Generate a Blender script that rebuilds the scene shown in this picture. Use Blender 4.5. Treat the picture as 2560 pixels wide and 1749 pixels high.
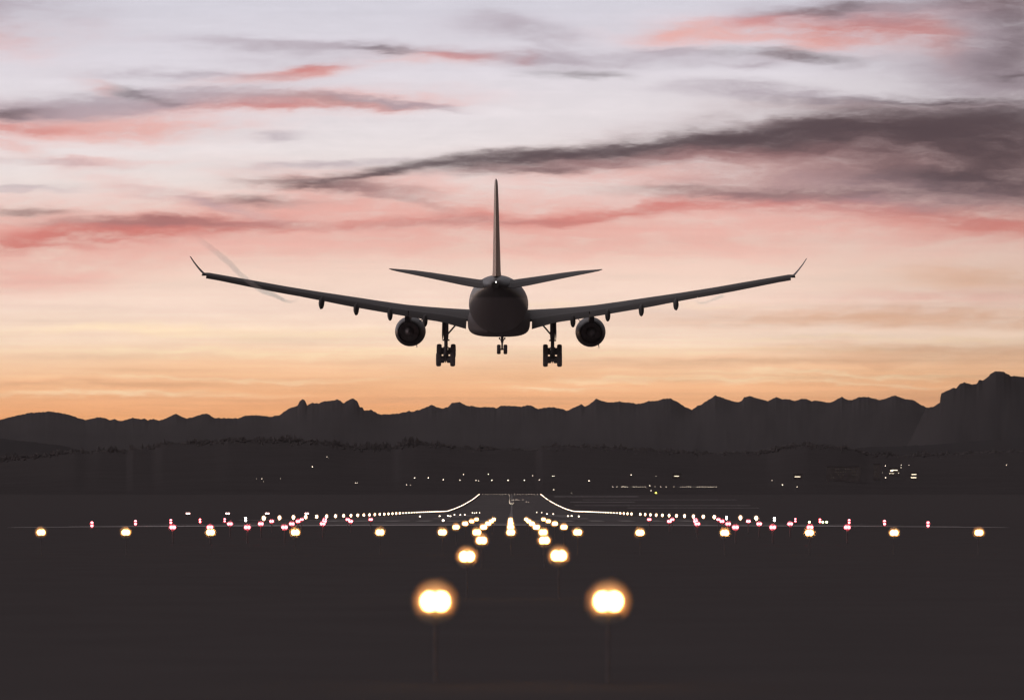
import bpy, bmesh, math, random
from mathutils import Vector, noise as mnoise

for o in list(bpy.data.objects):
    bpy.data.objects.remove(o)
SC = bpy.context.scene
COL = SC.collection
R = math.radians
F = 8560.0            # focal length in pixels of the 2560 px wide photograph
HORIZON = 1266.0      # eye level row
EYE = 1.65            # eye height over the flat grass

# ------------------------------------------------------------------ camera
cam_d = bpy.data.cameras.new('camera')
cam = bpy.data.objects.new('camera', cam_d)
COL.objects.link(cam)
cam.location = (0, 0, EYE)
cam.rotation_euler = (R(90), 0, 0)
cam_d.sensor_width = 36.0
cam_d.lens = F / 2560 * 36.0
cam_d.shift_y = (HORIZON - 1749 / 2) / 2560
cam_d.clip_start = 0.5
cam_d.clip_end = 200000
cam_d.dof.use_dof = True
cam_d.dof.focus_distance = 335.0
cam_d.dof.aperture_fstop = (cam_d.lens / 1000.0) / 0.055
SC.camera = cam

SC.render.engine = 'CYCLES'
cy = SC.cycles
cy.use_denoising = True
try:
    cy.denoiser = 'OPENIMAGEDENOISE'
except Exception:
    pass
cy.max_bounces = 6
cy.diffuse_bounces = 2
cy.glossy_bounces = 3
cy.transparent_max_bounces = 64
cy.volume_bounces = 0
cy.sample_clamp_indirect = 4.0
cy.filter_width = 1.4

vs = SC.view_settings
SC.display_settings.display_device = 'sRGB'
vs.view_transform = 'Standard'
vs.look = 'None'
vs.exposure = 0.0
vs.gamma = 1.0
vs.use_curve_mapping = False


def lin(r, g, b):
    def f(c):
        c /= 255.0
        return c / 12.92 if c <= 0.04045 else ((c + 0.055) / 1.055) ** 2.4
    return (f(r), f(g), f(b), 1.0)


# ------------------------------------------------------------------ sky (world)
world = bpy.data.worlds.new('World')
SC.world = world
world.use_nodes = True
NT = world.node_tree
NT.nodes.clear()
N, L = NT.nodes.new, NT.links.new


def sock(nd, i, v):
    if hasattr(v, 'is_linked') or isinstance(v, bpy.types.NodeSocket):
        L(v, nd.inputs[i])
    else:
        nd.inputs[i].default_value = v


def M(op, a, b=None, c=None, clamp=False):
    nd = N('ShaderNodeMath')
    nd.operation = op
    nd.use_clamp = clamp
    sock(nd, 0, a)
    if b is not None:
        sock(nd, 1, b)
    if c is not None:
        sock(nd, 2, c)
    return nd.outputs[0]


def smooth(v, a, b, lo=0.0, hi=1.0):
    nd = N('ShaderNodeMapRange')
    nd.interpolation_type = 'SMOOTHSTEP'
    sock(nd, 0, v)
    for i, x in enumerate((a, b, lo, hi)):
        nd.inputs[i + 1].default_value = x
    return nd.outputs[0]


def mixc(f, a, b):
    nd = N('ShaderNodeMix')
    nd.data_type = 'RGBA'
    nd.clamp_factor = True
    sock(nd, 0, f)
    sock(nd, 6, a)
    sock(nd, 7, b)
    return nd.outputs[2]


def scalec(col, f):
    nd = N('ShaderNodeVectorMath')
    nd.operation = 'SCALE'
    sock(nd, 0, col)
    sock(nd, 3, f)
    return nd.outputs[0]


def comb(x, y, z=0.0):
    nd = N('ShaderNodeCombineXYZ')
    for i, v in enumerate((x, y, z)):
        sock(nd, i, v)
    return nd.outputs[0]


def noise(vec, scale, detail, rough=0.55, dist=0.0):
    nd = N('ShaderNodeTexNoise')
    nd.noise_dimensions = '2D'
    sock(nd, 'Vector' if False else 0, vec)
    nd.inputs['Scale'].default_value = scale
    nd.inputs['Detail'].default_value = detail
    nd.inputs['Roughness'].default_value = rough
    nd.inputs['Distortion'].default_value = dist
    return nd.outputs[0]


tc = N('ShaderNodeTexCoord')
sep = N('ShaderNodeSeparateXYZ')
L(tc.outputs['Generated'], sep.inputs[0])
dx, dy, dz = sep.outputs
dyc = M('MAXIMUM', dy, 0.06)
# direction east of north (U) and down from the top of the cloud field (V), 1 unit = 6.7 degrees
U = M('MULTIPLY_ADD', M('DIVIDE', dx, dyc), F / 1000, 1.28)
V = M('MULTIPLY_ADD', M('DIVIDE', dz, dyc), -F / 1000, HORIZON / 1000)

# base gradient
STOPS = [(-9.0, (176, 166, 167)), (-3.0, (204, 196, 201)), (-1.0, (208, 203, 208)), (0.0, (208, 205, 215)), (0.15, (219, 213, 221)),
         (0.35, (230, 221, 222)), (0.47, (236, 222, 217)), (0.60, (240, 207, 193)),
         (0.70, (246, 216, 199)), (0.77, (249, 220, 203)), (0.85, (253, 223, 197)),
         (0.90, (251, 208, 171)), (0.955, (248, 191, 144)), (1.01, (243, 176, 127)),
         (1.05, (238, 168, 112)), (1.27, (220, 140, 90))]
VMIN, VMAX = -9.0, 1.3
wv = noise(comb(M('MULTIPLY', U, 0.5), M('MULTIPLY', V, 5.0)), 1.6, 2.0)
Vg = M('ADD', V, M('MULTIPLY', M('SUBTRACT', wv, 0.5), 0.06))
ramp = N('ShaderNodeValToRGB')
L(M('DIVIDE', M('SUBTRACT', Vg, VMIN), VMAX - VMIN, clamp=True), ramp.inputs[0])
els = ramp.color_ramp.elements
while len(els) > 1:
    els.remove(els[-1])
for i, (v, c) in enumerate(STOPS):
    p = (v - VMIN) / (VMAX - VMIN)
    e = els[0] if i == 0 else els.new(p)
    e.position = p
    e.color = lin(*c)
sky = ramp.outputs[0]

# warped cloud coordinates
n1 = noise(comb(M('MULTIPLY', U, 1.0), M('MULTIPLY', V, 3.2)), 2.2, 3.0, 0.5)
n3 = noise(comb(M('MULTIPLY_ADD', U, 1.0, 2.2), M('MULTIPLY', V, 5.5)), 9.0, 5.0, 0.62)
n2 = noise(comb(M('MULTIPLY_ADD', U, 1.0, 7.3), M('MULTIPLY_ADD', V, 3.6, 3.1)), 3.4, 3.0, 0.5)
Uw = M('MULTIPLY_ADD', M('SUBTRACT', n2, 0.5), 0.22, U)
Vw = M('MULTIPLY_ADD', M('SUBTRACT', n3, 0.5), 0.030, M('MULTIPLY_ADD', M('SUBTRACT', n1, 0.5), 0.050, V))
warped = comb(Uw, Vw)
# slanted fine fibres for the cloud texture
fib = noise(comb(M('MULTIPLY', U, 1.3), M('ADD', M('MULTIPLY', Vw, 9.0), M('MULTIPLY', U, -0.5))), 2.4, 7.0, 0.66)
fib2 = noise(comb(M('MULTIPLY', U, 2.2), M('ADD', M('MULTIPLY', Vw, 13.0), M('MULTIPLY', U, 2.6))), 2.0, 6.0, 0.64)
fibre = M('ADD', M('MULTIPLY', fib, 0.65), M('MULTIPLY', fib2, 0.35))
fmod = smooth(fibre, 0.30, 0.70, 0.08, 1.75)


chain = fmod


def streaks(items, fat=1.0):
    """sum of soft elongated patches given as (cx, cy, half length, half thickness, rise in degrees, strength)"""
    global chain
    acc = None
    for cx, cyy, a, b, ang, s in items:
        mp = N('ShaderNodeMapping')
        mp.vector_type = 'TEXTURE'
        # each patch waits for the one before it, so that few values are alive at a time
        hold = N('ShaderNodeVectorMath')
        hold.operation = 'MULTIPLY_ADD'
        L(chain, hold.inputs[0])
        hold.inputs[1].default_value = (1e-9, 1e-9, 0)
        L(warped, hold.inputs[2])
        L(hold.outputs[0], mp.inputs[0])
        mp.inputs[1].default_value = (cx / 1000, cyy / 1000, 0)
        mp.inputs[2].default_value = (0, 0, -R(ang))
        mp.inputs[3].default_value = (a * 1.08 / 1000, b * fat / 1000, 1)
        dt = N('ShaderNodeVectorMath')
        dt.operation = 'DOT_PRODUCT'
        L(mp.outputs[0], dt.inputs[0])
        L(mp.outputs[0], dt.inputs[1])
        g = M('POWER', 0.42, dt.outputs['Value'])
        acc = M('MULTIPLY', g, s) if acc is None else M('MULTIPLY_ADD', g, s, acc)
        chain = acc
    return acc


PINK = [(705, 187, 130, 11, 6, .75), (275, 217, 45, 10, -25, .4), (700, 258, 280, 15, 1, .75), (138, 306, 270, 24, 0, 1.1),
        (385, 324, 140, 13, 0, .5), (33, 366, 70, 10, -8, .5), (193, 402, 150, 8, 0, .4), (1100, 146, 120, 14, 0, .35),
        (1831, 76, 190, 18, 2, .75), (1693, 76, 70, 11, 6, .6), (2051, 96, 90, 17, 12, .75), (2354, 108, 70, 20, -32, .6), (2230, 80, 160, 28, 0, .5),
        (44, 99, 130, 30, 0, .25), (870, 492, 220, 22, -10, .55), (716, 512, 240, 22, 2, .5), (440, 485, 200, 15, -12, .35),
        (33, 577, 130, 16, 0, .6), (700, 580, 800, 42, 0, .42), (250, 610, 420, 34, 3, .4), (1620, 575, 480, 50, 0, .5), (1200, 560, 300, 40, 2, .45),
        (2326, 520, 360, 52, -2, .7), (2106, 432, 420, 44, 0, .55), (1445, 430, 240, 28, 0, .35), (60, 694, 220, 26, 4, .5), (1000, 470, 220, 24, -8, .4),
        (1040, 535, 200, 20, 0, .35), (2450, 560, 240, 30, -3, .5), (80, 520, 200, 30, 0, .3)]
RED = [(766, 174, 65, 6, 5, .6), (770, 271, 200, 5, 1, .45), (60, 322, 140, 7, 0, .4), (1313, 151, 26, 8, 0, .4), (1157, 142, 45, 7, 0, .6),
       (1957, 38, 110, 9, 4, .55), (2161, 62, 120, 20, 4, .75), (2288, 84, 100, 14, -18, .55), (2440, 26, 120, 16, 4, .4), (1872, 384, 280, 13, 2, .5), (330, 570, 240, 15, 4, .8),
       (138, 602, 240, 15, 6, .8), (523, 568, 170, 8, 2, .4), (810, 566, 150, 6, 3, .35), (1140, 553, 150, 9, 4, .35), (1440, 547, 190, 7, 5, .55), (1640, 520, 120, 7, 5, .4),
       (1886, 503, 230, 12, 3, .6), (2180, 512, 200, 16, -3, .35), (2492, 556, 220, 18, -4, .45), (2437, 747, 360, 16, 0, .16), (640, 262, 200, 8, 0, .35)]
GREY = [(815, 118, 300, 10, -2, .55), (1240, 58, 120, 22, 0, .3), (1360, 75, 90, 14, -18, .35), (460, 183, 170, 8, -2, .55), (165, 266, 300, 18, 4, 1.15), (468, 246, 190, 12, -2, .8),
        (965, 259, 110, 5, -6, .6), (677, 340, 55, 7, 0, .35), (826, 406, 120, 7, 2, .45), (1858, 222, 100, 11, -4, .6), (2023, 243, 220, 9, -2, .7), (1665, 127, 110, 7, 0, .45),
        (1875, 168, 34, 6, 0, .3), (1350, 148, 120, 13, 0, .55), (1528, 152, 150, 13, 0, .35), (2490, 110, 130, 70, -20, .8), (0, 10, 170, 50, 0, .5), (2300, 30, 200, 24, 0, .6),
        (130, 404, 120, 6, 0, .25), (1340, 100, 60, 10, -20, .25), (2060, 20, 160, 14, 0, .35), (730, 150, 140, 16, 0, .2), (1900, 150, 220, 14, 0, .3), (2440, 200, 200, 40, -6, .4),
        (2250, 470, 300, 30, 0, .25), (500, 500, 120, 10, -14, .25), (60, 465, 130, 6, 0, .3)]
DARK = [(958, 125, 75, 7, -3, 0.32), (375, 234, 80, 8, -14, 0.36), (0, 284, 80, 13, 4, 0.5), (1105, 410, 180, 12.8, 7, 0.84), (936, 438, 140, 6, 8, 0.55), (733, 454, 100, 8, 0, 0.32), (1290, 394, 150, 16.1, 6, 0.84), (1465, 378, 140, 11.9, 5, 0.73), (1630, 360, 170, 8.5, 5, 0.67), (1817, 346, 190, 19, 7, 0.95), (2038, 332, 240, 30, 4, 1.08), (2368, 338, 280, 42, 0, 1.21), (2490, 400, 180, 36, 0, 0.57), (2560, 290, 180, 22, 0, 0.5), (2380, 252, 260, 7, 0, 0.45), (1980, 141, 110, 10, -4, 0.5), (1440, 188, 85, 10, -2, 0.36), (2023, 27, 70, 9, 0, 0.38), (2464, 14, 120, 16, 0, 0.25), (2134, 14, 70, 9, 0, 0.3), (2570, 80, 90, 120, 0, 0.28), (2541, 192, 60, 6, 0, 0.35), (787, 462, 120, 9, -3, 0.28), (655, 496, 80, 8, 0, 0.3), (55, 525, 100, 8, 0, 0.4), (340, 549, 190, 7, 0, 0.1), (2051, 476, 300, 10, 1, 0.3), (2547, 462, 260, 30, -4, 0.5), (2400, 440, 160, 16, 0, 0.35), (1330, 426, 120, 8, 4, 0.3), (1700, 470, 120, 7, 2, 0.2)]
MAUVE = [(2260, 335, 330, 42, 0, 1.1), (2350, 388, 400, 56, 0, 1.0), (1900, 378, 340, 20, 2, .8), (1480, 402, 170, 16, 4, .6), (1300, 420, 170, 13, 3, .5), (2500, 470, 280, 40, -2, .85), (2100, 452, 300, 16, 0, .4), (2300, 262, 320, 12, 0, .4),
         (2540, 120, 110, 120, 0, .55), (900, 470, 150, 13, -8, .5), (960, 492, 140, 8, -14, .4), (670, 502, 110, 10, 0, .4), (840, 252, 140, 9, -4, .45), (450, 556, 260, 10, 0, .35), (2000, 488, 240, 9, 0, .45), (1180, 560, 200, 8, 2, .2)]
LIGHT = [(700, 880, 500, 9, 0, .5), (300, 985, 300, 6, 0, .5), (1700, 950, 300, 5, 0, .4), (2150, 937, 260, 4, 0, .55), (2100, 960, 220, 4, 0, .45), (1380, 970, 90, 5, 0, .5),
         (500, 830, 500, 12, 0, .4), (1800, 880, 400, 6, 0, .3), (600, 940, 260, 5, 0, .4), (2200, 850, 300, 5, 0, .35), (1500, 760, 300, 7, 0, .25)]
TAN = [(2271, 795, 420, 22, 0, .6), (2400, 880, 360, 20, 0, .55), (1900, 910, 420, 10, 0, .4), (250, 960, 300, 8, 0, .35), (900, 1000, 500, 8, 0, .35), (2450, 1000, 320, 40, 0, .6), (2480, 690, 240, 30, 0, .35)]

for lst, colr, k, lim in ((LIGHT, (255, 226, 186), 0.9, 1.0), (TAN, (214, 158, 120), 1.0, 0.85), (PINK, (228, 162, 151), 1.0, 0.85), (RED, (204, 113, 105), 1.05, 0.92),
                          (MAUVE, (152, 116, 117), 1.0, 0.9), (GREY, (166, 152, 162), 1.25, 0.85), (DARK, (80, 66, 71), 1.1, 0.97)):
    soft = 0.5 if lst is MAUVE else 0.35 if lst is DARK else 0.15
    m = M('MULTIPLY', M('MULTIPLY', streaks(lst, 1.0 if lst in (LIGHT, TAN) else 1.1 if lst in (DARK, MAUVE) else 1.35), M('MULTIPLY_ADD', fmod, 1 - soft, soft)), k)
    m = M('MULTIPLY', M('SUBTRACT', 1.0, M('POWER', 0.15, m)), lim)
    sky = mixc(m, sky, lin(*colr))

# fine level bands low over the horizon, faint wisps higher up
band = noise(comb(M('MULTIPLY', U, 0.55), M('MULTIPLY', V, 24.0)), 1.7, 5.0, 0.62)
lowmask = smooth(V, 0.62, 0.92)
sky = scalec(sky, M('ADD', 1.0, M('MULTIPLY', M('MULTIPLY', M('SUBTRACT', band, 0.5), 0.42), M('MULTIPLY_ADD', lowmask, 0.8, 0.2))))
sky = scalec(sky, M('MULTIPLY_ADD', M('SUBTRACT', fibre, 0.5), 0.22, 1.0))
# the sky darkens away from the afterglow (which stands a little left of the runway axis)
horiz = M('SQRT', M('MAXIMUM', M('ADD', M('MULTIPLY', dx, dx), M('MULTIPLY', dy, dy)), 1e-6))
ca = M('DIVIDE', M('ADD', M('MULTIPLY', dx, -0.40), M('MULTIPLY', dy, 0.9165)), horiz)
away = smooth(ca, -0.35, 0.83, 0.36, 1.0)
sky = scalec(sky, away)
side = M('MULTIPLY', smooth(U, 1.7, 2.75, 1.0, 0.84), smooth(U, 2.6, 3.5, 1.0, 0.30))
# the sun went down left of the picture: the low sky is brightest there
glow = M('ADD', 1.0, M('MULTIPLY', smooth(U, -0.15, -1.6, 0.0, 1.3), smooth(V, -2.6, 0.6, 0.0, 1.0)))
sky = scalec(scalec(sky, side), glow)
bg = N('ShaderNodeBackground')
L(sky, bg.inputs[0])
bg.inputs[1].default_value = 1.10
outw = N('ShaderNodeOutputWorld')
L(bg.outputs[0], outw.inputs[0])
world.cycles.sampling_method = 'MANUAL'
world.cycles.sample_map_resolution = 1024


# ------------------------------------------------------------------ materials
def mat(name, col=(0.1, 0.1, 0.1), rough=0.8, spec=0.3, metal=0.0, coat=0.0, var=0.0, vscale=5.0, bump=0.0):
    m = bpy.data.materials.new(name)
    m.use_nodes = True
    nt = m.node_tree
    p = nt.nodes['Principled BSDF']
    p.inputs['Base Color'].default_value = (*col, 1)
    p.inputs['Roughness'].default_value = rough
    p.inputs['Specular IOR Level'].default_value = spec
    p.inputs['Metallic'].default_value = metal
    p.inputs['Coat Weight'].default_value = coat
    p.inputs['Coat Roughness'].default_value = 0.12
    if var > 0 or bump > 0:
        t = nt.nodes.new('ShaderNodeTexCoord')
        nz = nt.nodes.new('ShaderNodeTexNoise')
        nz.inputs['Scale'].default_value = vscale
        nz.inputs['Detail'].default_value = 6
        nt.links.new(t.outputs['Object'], nz.inputs['Vector'])
        if var > 0:
            rp = nt.nodes.new('ShaderNodeValToRGB')
            rp.color_ramp.elements[0].position = 0.3
            rp.color_ramp.elements[1].position = 0.7
            rp.color_ramp.elements[0].color = (*[c * (1 - var) for c in col], 1)
            rp.color_ramp.elements[1].color = (*[c * (1 + var) for c in col], 1)
            nt.links.new(nz.outputs[0], rp.inputs[0])
            nt.links.new(rp.outputs[0], p.inputs['Base Color'])
        if bump > 0:
            bp = nt.nodes.new('ShaderNodeBump')
            bp.inputs['Strength'].default_value = bump
            nt.links.new(nz.outputs[0], bp.inputs['Height'])
            nt.links.new(bp.outputs[0], p.inputs['Normal'])
    return m


def emit(name, col, strength):
    m = bpy.data.materials.new(name)
    m.use_nodes = True
    nt = m.node_tree
    nt.nodes.clear()
    e = nt.nodes.new('ShaderNodeEmission')
    e.inputs[0].default_value = (*col, 1)
    e.inputs[1].default_value = strength
    o = nt.nodes.new('ShaderNodeOutputMaterial')
    nt.links.new(e.outputs[0], o.inputs[0])
    return m


def scatter_mat(name, col, density, axes=None, along=None):
    """scattering volume"""
    m = bpy.data.materials.new(name)
    m.use_nodes = True
    nt = m.node_tree
    nt.nodes.clear()
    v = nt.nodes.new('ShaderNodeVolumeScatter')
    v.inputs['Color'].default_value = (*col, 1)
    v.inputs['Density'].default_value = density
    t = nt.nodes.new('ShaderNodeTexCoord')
    if axes:                                   # glare halo: densest at the lamp, fading out at the rim
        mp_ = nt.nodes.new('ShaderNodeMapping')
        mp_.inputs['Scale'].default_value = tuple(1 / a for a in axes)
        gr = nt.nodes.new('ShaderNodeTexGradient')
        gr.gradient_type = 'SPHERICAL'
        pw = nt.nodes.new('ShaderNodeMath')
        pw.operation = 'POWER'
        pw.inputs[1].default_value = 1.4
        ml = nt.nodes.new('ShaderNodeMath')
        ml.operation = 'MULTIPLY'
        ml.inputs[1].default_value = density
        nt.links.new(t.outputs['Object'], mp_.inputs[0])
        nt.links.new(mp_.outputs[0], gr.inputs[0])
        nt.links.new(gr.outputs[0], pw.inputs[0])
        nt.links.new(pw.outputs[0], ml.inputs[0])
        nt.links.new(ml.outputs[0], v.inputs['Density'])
    if along:                                  # mist that thins out with distance from its source
        sp = nt.nodes.new('ShaderNodeSeparateXYZ')
        rg = nt.nodes.new('ShaderNodeMapRange')
        for i_, q_ in enumerate((along[0], along[1], along[2], along[3])):
            rg.inputs[i_ + 1].default_value = q_
        nt.links.new(t.outputs['Object'], sp.inputs[0])
        nt.links.new(sp.outputs[1], rg.inputs[0])
        nt.links.new(rg.outputs[0], v.inputs['Density'])
    o = nt.nodes.new('ShaderNodeOutputMaterial')
    nt.links.new(v.outputs[0], o.inputs['Volume'])
    return m


MT = {
    'grass': mat('dark_grass', (0.118, 0.106, 0.108), 1.0, 0.0, var=0.05, vscale=0.35),
    'asphalt': mat('runway_asphalt', (0.115, 0.102, 0.103), 0.85, 0.02, var=0.18, vscale=0.06),
    'concrete': mat('pale_concrete', (0.50, 0.46, 0.46), 0.8, 0.1, var=0.4, vscale=0.12),
    'paint': mat('white_marking_paint', (0.35, 0.33, 0.32), 0.7, 0.1, var=0.3, vscale=0.5),
    'mountain': mat('mountain_rock', (0.088, 0.082, 0.085), 1.0, 0.0, var=0.08, vscale=0.0006),
    'hill': mat('hill_woodland', (0.098, 0.088, 0.09), 1.0, 0.0, var=0.06, vscale=0.01),
    'tree': mat('forest_leaf', (0.21, 0.19, 0.192), 1.0, 0.0, var=0.15, vscale=0.02),
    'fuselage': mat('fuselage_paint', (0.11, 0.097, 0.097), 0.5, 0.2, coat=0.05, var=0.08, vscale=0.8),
    'belly': mat('belly_lifted_paint', (0.24, 0.21, 0.21), 0.7, 0.08, var=0.06, vscale=0.6),  # lighter copy of the body paint, lifts the shaded belly
    'fin': mat('fin_paint', (0.30, 0.12, 0.07), 0.45, 0.22, coat=0.05, var=0.08, vscale=0.8),
    'wing': mat('wing_paint', (0.10, 0.091, 0.09), 0.6, 0.15, var=0.1, vscale=0.7),
    'nacelle': mat('nacelle_paint', (0.105, 0.094, 0.096), 0.5, 0.2, coat=0.0, var=0.06, vscale=1.0),
    'metal': mat('gear_metal', (0.30, 0.27, 0.27), 0.6, 0.3, var=0.15, vscale=3),
    'hot': mat('exhaust_metal', (0.45, 0.40, 0.40), 0.5, 0.4, var=0.2, vscale=3),
    'rubber': mat('tyre_rubber', (0.30, 0.265, 0.265), 0.9, 0.2, var=0.15, vscale=4),
    'post': mat('lamp_post_paint', (0.32, 0.28, 0.28), 0.9, 0.05, var=0.1, vscale=9),
    'wall': mat('building_wall', (0.27, 0.24, 0.24), 0.9, 0.05, var=0.15, vscale=0.2),
    'roof': mat('building_roof', (0.15, 0.135, 0.135), 0.9, 0.05, var=0.15, vscale=0.2),
    'warm': emit('warm_lamp', (1.0, 0.40, 0.105), 30.0),
    'edge': emit('edge_lamp', (1.0, 0.62, 0.36), 12.0),
    'edge_far': emit('far_edge_lamp', (1.0, 0.74, 0.54), 9.0),
    'red': emit('red_lamp', (1.0, 0.12, 0.145), 17.0),
    'pale': emit('pale_lamp', (1.0, 0.92, 0.85), 10.0),
    'small': emit('small_lamp', (1.0, 0.82, 0.62), 9.0),
    'green': emit('yellow_green_lamp', (0.85, 1.0, 0.45), 8.0),
    'yellow': emit('yellow_lamp', (0.95, 0.85, 0.10), 6.0),
    'window': emit('lit_window', (1.0, 0.84, 0.60), 2.6),
    'dimwin': emit('dim_window', (1.0, 0.85, 0.65), 0.09),
    'tail': emit('tail_lamp', (1.0, 0.95, 0.9), 3.0),
    'halo_warm': scatter_mat('glow_halo_warm', (1.0, 0.68, 0.42), 20.0, (.245, .245, .24)),  # volumes of the added glare halos, not glass
    'halo_edge': scatter_mat('glow_halo_edge', (1.0, 0.85, 0.75), 3.0, (.42, .38, .50)),
    'halo_red': scatter_mat('glow_halo_red', (1.0, 0.6, 0.6), 13.0, (.20, .16, .20)),
}


# fuselage colour: lower body painted lighter to offset the shade underneath
_nt = MT['fuselage'].node_tree
_p = _nt.nodes['Principled BSDF']
_t = _nt.nodes.new('ShaderNodeTexCoord')
_s = _nt.nodes.new('ShaderNodeSeparateXYZ')
_r = _nt.nodes.new('ShaderNodeMapRange')
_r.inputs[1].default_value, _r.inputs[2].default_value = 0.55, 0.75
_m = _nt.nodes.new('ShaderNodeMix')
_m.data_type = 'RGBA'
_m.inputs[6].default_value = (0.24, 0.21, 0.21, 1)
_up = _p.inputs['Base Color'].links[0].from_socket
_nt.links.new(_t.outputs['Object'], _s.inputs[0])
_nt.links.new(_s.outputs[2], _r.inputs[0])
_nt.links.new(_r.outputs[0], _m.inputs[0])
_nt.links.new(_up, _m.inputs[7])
_nt.links.new(_m.outputs[2], _p.inputs['Base Color'])


# ------------------------------------------------------------------ object helpers
def mesh(name, verts, faces, material, parent=None, smooth_=True, mats=None, fmat=None):
    me = bpy.data.meshes.new(name)
    me.from_pydata([tuple(v) for v in verts], [], faces)
    for m in (mats or [material]):
        me.materials.append(m)
    if fmat:
        me.polygons.foreach_set('material_index', fmat)
    me.polygons.foreach_set('use_smooth', [smooth_] * len(me.polygons))
    me.update()
    ob = bpy.data.objects.new(name, me)
    COL.objects.link(ob)
    if parent is not None:
        ob.parent = parent
    return ob


def empty(name, loc=(0, 0, 0)):
    o = bpy.data.objects.new(name, None)
    o.empty_display_size = 0.2
    COL.objects.link(o)
    o.location = loc
    return o


def tag(o, label=None, cat=None, group=None, kind=None):
    if label:
        o['label'] = label
    if cat:
        o['category'] = cat
    if group:
        o['group'] = group
    if kind:
        o['kind'] = kind
    return o


def dup(root, loc, label=None, group=None):
    r = root.copy()
    COL.objects.link(r)
    r.location = loc
    if label:
        r['label'] = label
    if group:
        r['group'] = group
    for ch in list(root.children):
        c = ch.copy()
        COL.objects.link(c)
        c.parent = r
        for g in list(ch.children):
            d = g.copy()
            COL.objects.link(d)
            d.parent = c
    return r


class Geo:
    """collects shapes, then links them as one mesh object"""
    def __init__(self):
        self.v, self.f = [], []

    def add(self, verts, faces):
        b = len(self.v)
        self.v += [Vector(p) for p in verts]
        self.f += [tuple(i + b for i in fc) for fc in faces]
        return self

    def loft(self, rings, caps=True, closed=True):
        n = len(rings[0])
        vs_, fs = [], []
        for r in rings:
            vs_ += r
        for k in range(len(rings) - 1):
            for i in range(n if closed else n - 1):
                j = (i + 1) % n
                fs.append((k * n + i, k * n + j, (k + 1) * n + j, (k + 1) * n + i))
        if caps:
            fs.append(tuple(range(n))[::-1])
            fs.append(tuple((len(rings) - 1) * n + i for i in range(n)))
        return self.add(vs_, fs)

    def tube(self, pts, radii, seg=10, caps=True):
        rings = []
        pts = [Vector(p) for p in pts]
        if not hasattr(radii, '__len__'):
            radii = [radii] * len(pts)
        for k, p in enumerate(pts):
            d = (pts[min(k + 1, len(pts) - 1)] - pts[max(k - 1, 0)]).normalized()
            up = Vector((0, 0, 1)) if abs(d.z) < 0.9 else Vector((0, 1, 0))
            a = d.cross(up).normalized()
            b = a.cross(d).normalized()
            rings.append([p + (a * math.cos(t) + b * math.sin(t)) * radii[k] for t in [2 * math.pi * i / seg for i in range(seg)]])
        return self.loft(rings, caps)

    def lathe(self, prof, axis='y', origin=(0, 0, 0), seg=32, caps=True):
        """prof: (position along axis, radius)"""
        o = Vector(origin)
        rings = []
        for a, r in prof:
            ring = []
            for i in range(seg):
                t = 2 * math.pi * i / seg
                c, s = r * math.cos(t), r * math.sin(t)
                ring.append(o + (Vector((c, a, s)) if axis == 'y' else Vector((a, c, s)) if axis == 'x' else Vector((c, s, a))))
            rings.append(ring)
        return self.loft(rings, caps)

    def box(self, c, s, bev=0.0):
        cx, cy_, cz = c
        hx, hy, hz = (q / 2 for q in s)
        if bev <= 0:
            vv = [(cx + a * hx, cy_ + b * hy, cz + d * hz) for d in (-1, 1) for a, b in ((-1, -1), (1, -1), (1, 1), (-1, 1))]
            return self.add(vv, [(3, 2, 1, 0), (4, 5, 6, 7), (0, 1, 5, 4), (1, 2, 6, 5), (2, 3, 7, 6), (3, 0, 4, 7)])
        rings = []
        for z, k in ((-hz, bev), (-hz + bev, 0), (hz - bev, 0), (hz, bev)):
            x, y = hx - k, hy - k
            e = bev * 0.6
            rings.append([(cx + a, cy_ + b, cz + z) for a, b in ((-x + e, -y), (x - e, -y), (x, -y + e), (x, y - e), (x - e, y), (-x + e, y), (-x, y - e), (-x, -y + e))])
        return self.loft(rings)

    def ball(self, c, r, seg=16, rings=10, jit=0.0, rnd=None):
        rx, ry, rz = r if hasattr(r, '__len__') else (r, r, r)
        vs_, fs = [(c[0], c[1], c[2] - rz)], []
        for k in range(1, rings):
            ph = -math.pi / 2 + math.pi * k / rings
            for i in range(seg):
                t = 2 * math.pi * i / seg
                q = 1 + (rnd.uniform(-jit, jit) if rnd else 0)
                vs_.append((c[0] + rx * q * math.cos(ph) * math.cos(t), c[1] + ry * q * math.cos(ph) * math.sin(t), c[2] + rz * q * math.sin(ph)))
        vs_.append((c[0], c[1], c[2] + rz))
        top = len(vs_) - 1
        for i in range(seg):
            j = (i + 1) % seg
            fs.append((0, 1 + j, 1 + i))
            for k in range(rings - 2):
                a = 1 + k * seg
                fs.append((a + i, a + j, a + seg + j, a + seg + i))
            a = 1 + (rings - 2) * seg
            fs.append((a + i, a + j, top))
        return self.add(vs_, fs)

    def build(self, name, material, parent=None, smooth_=True):
        ob = mesh(name, self.v, self.f, material, parent, smooth_)
        bm = bmesh.new()
        bm.from_mesh(ob.data)
        bmesh.ops.recalc_face_normals(bm, faces=bm.faces)
        bm.to_mesh(ob.data)
        bm.free()
        if smooth_:
            ob.data.set_sharp_from_angle(angle=R(38))
        return ob


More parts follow.
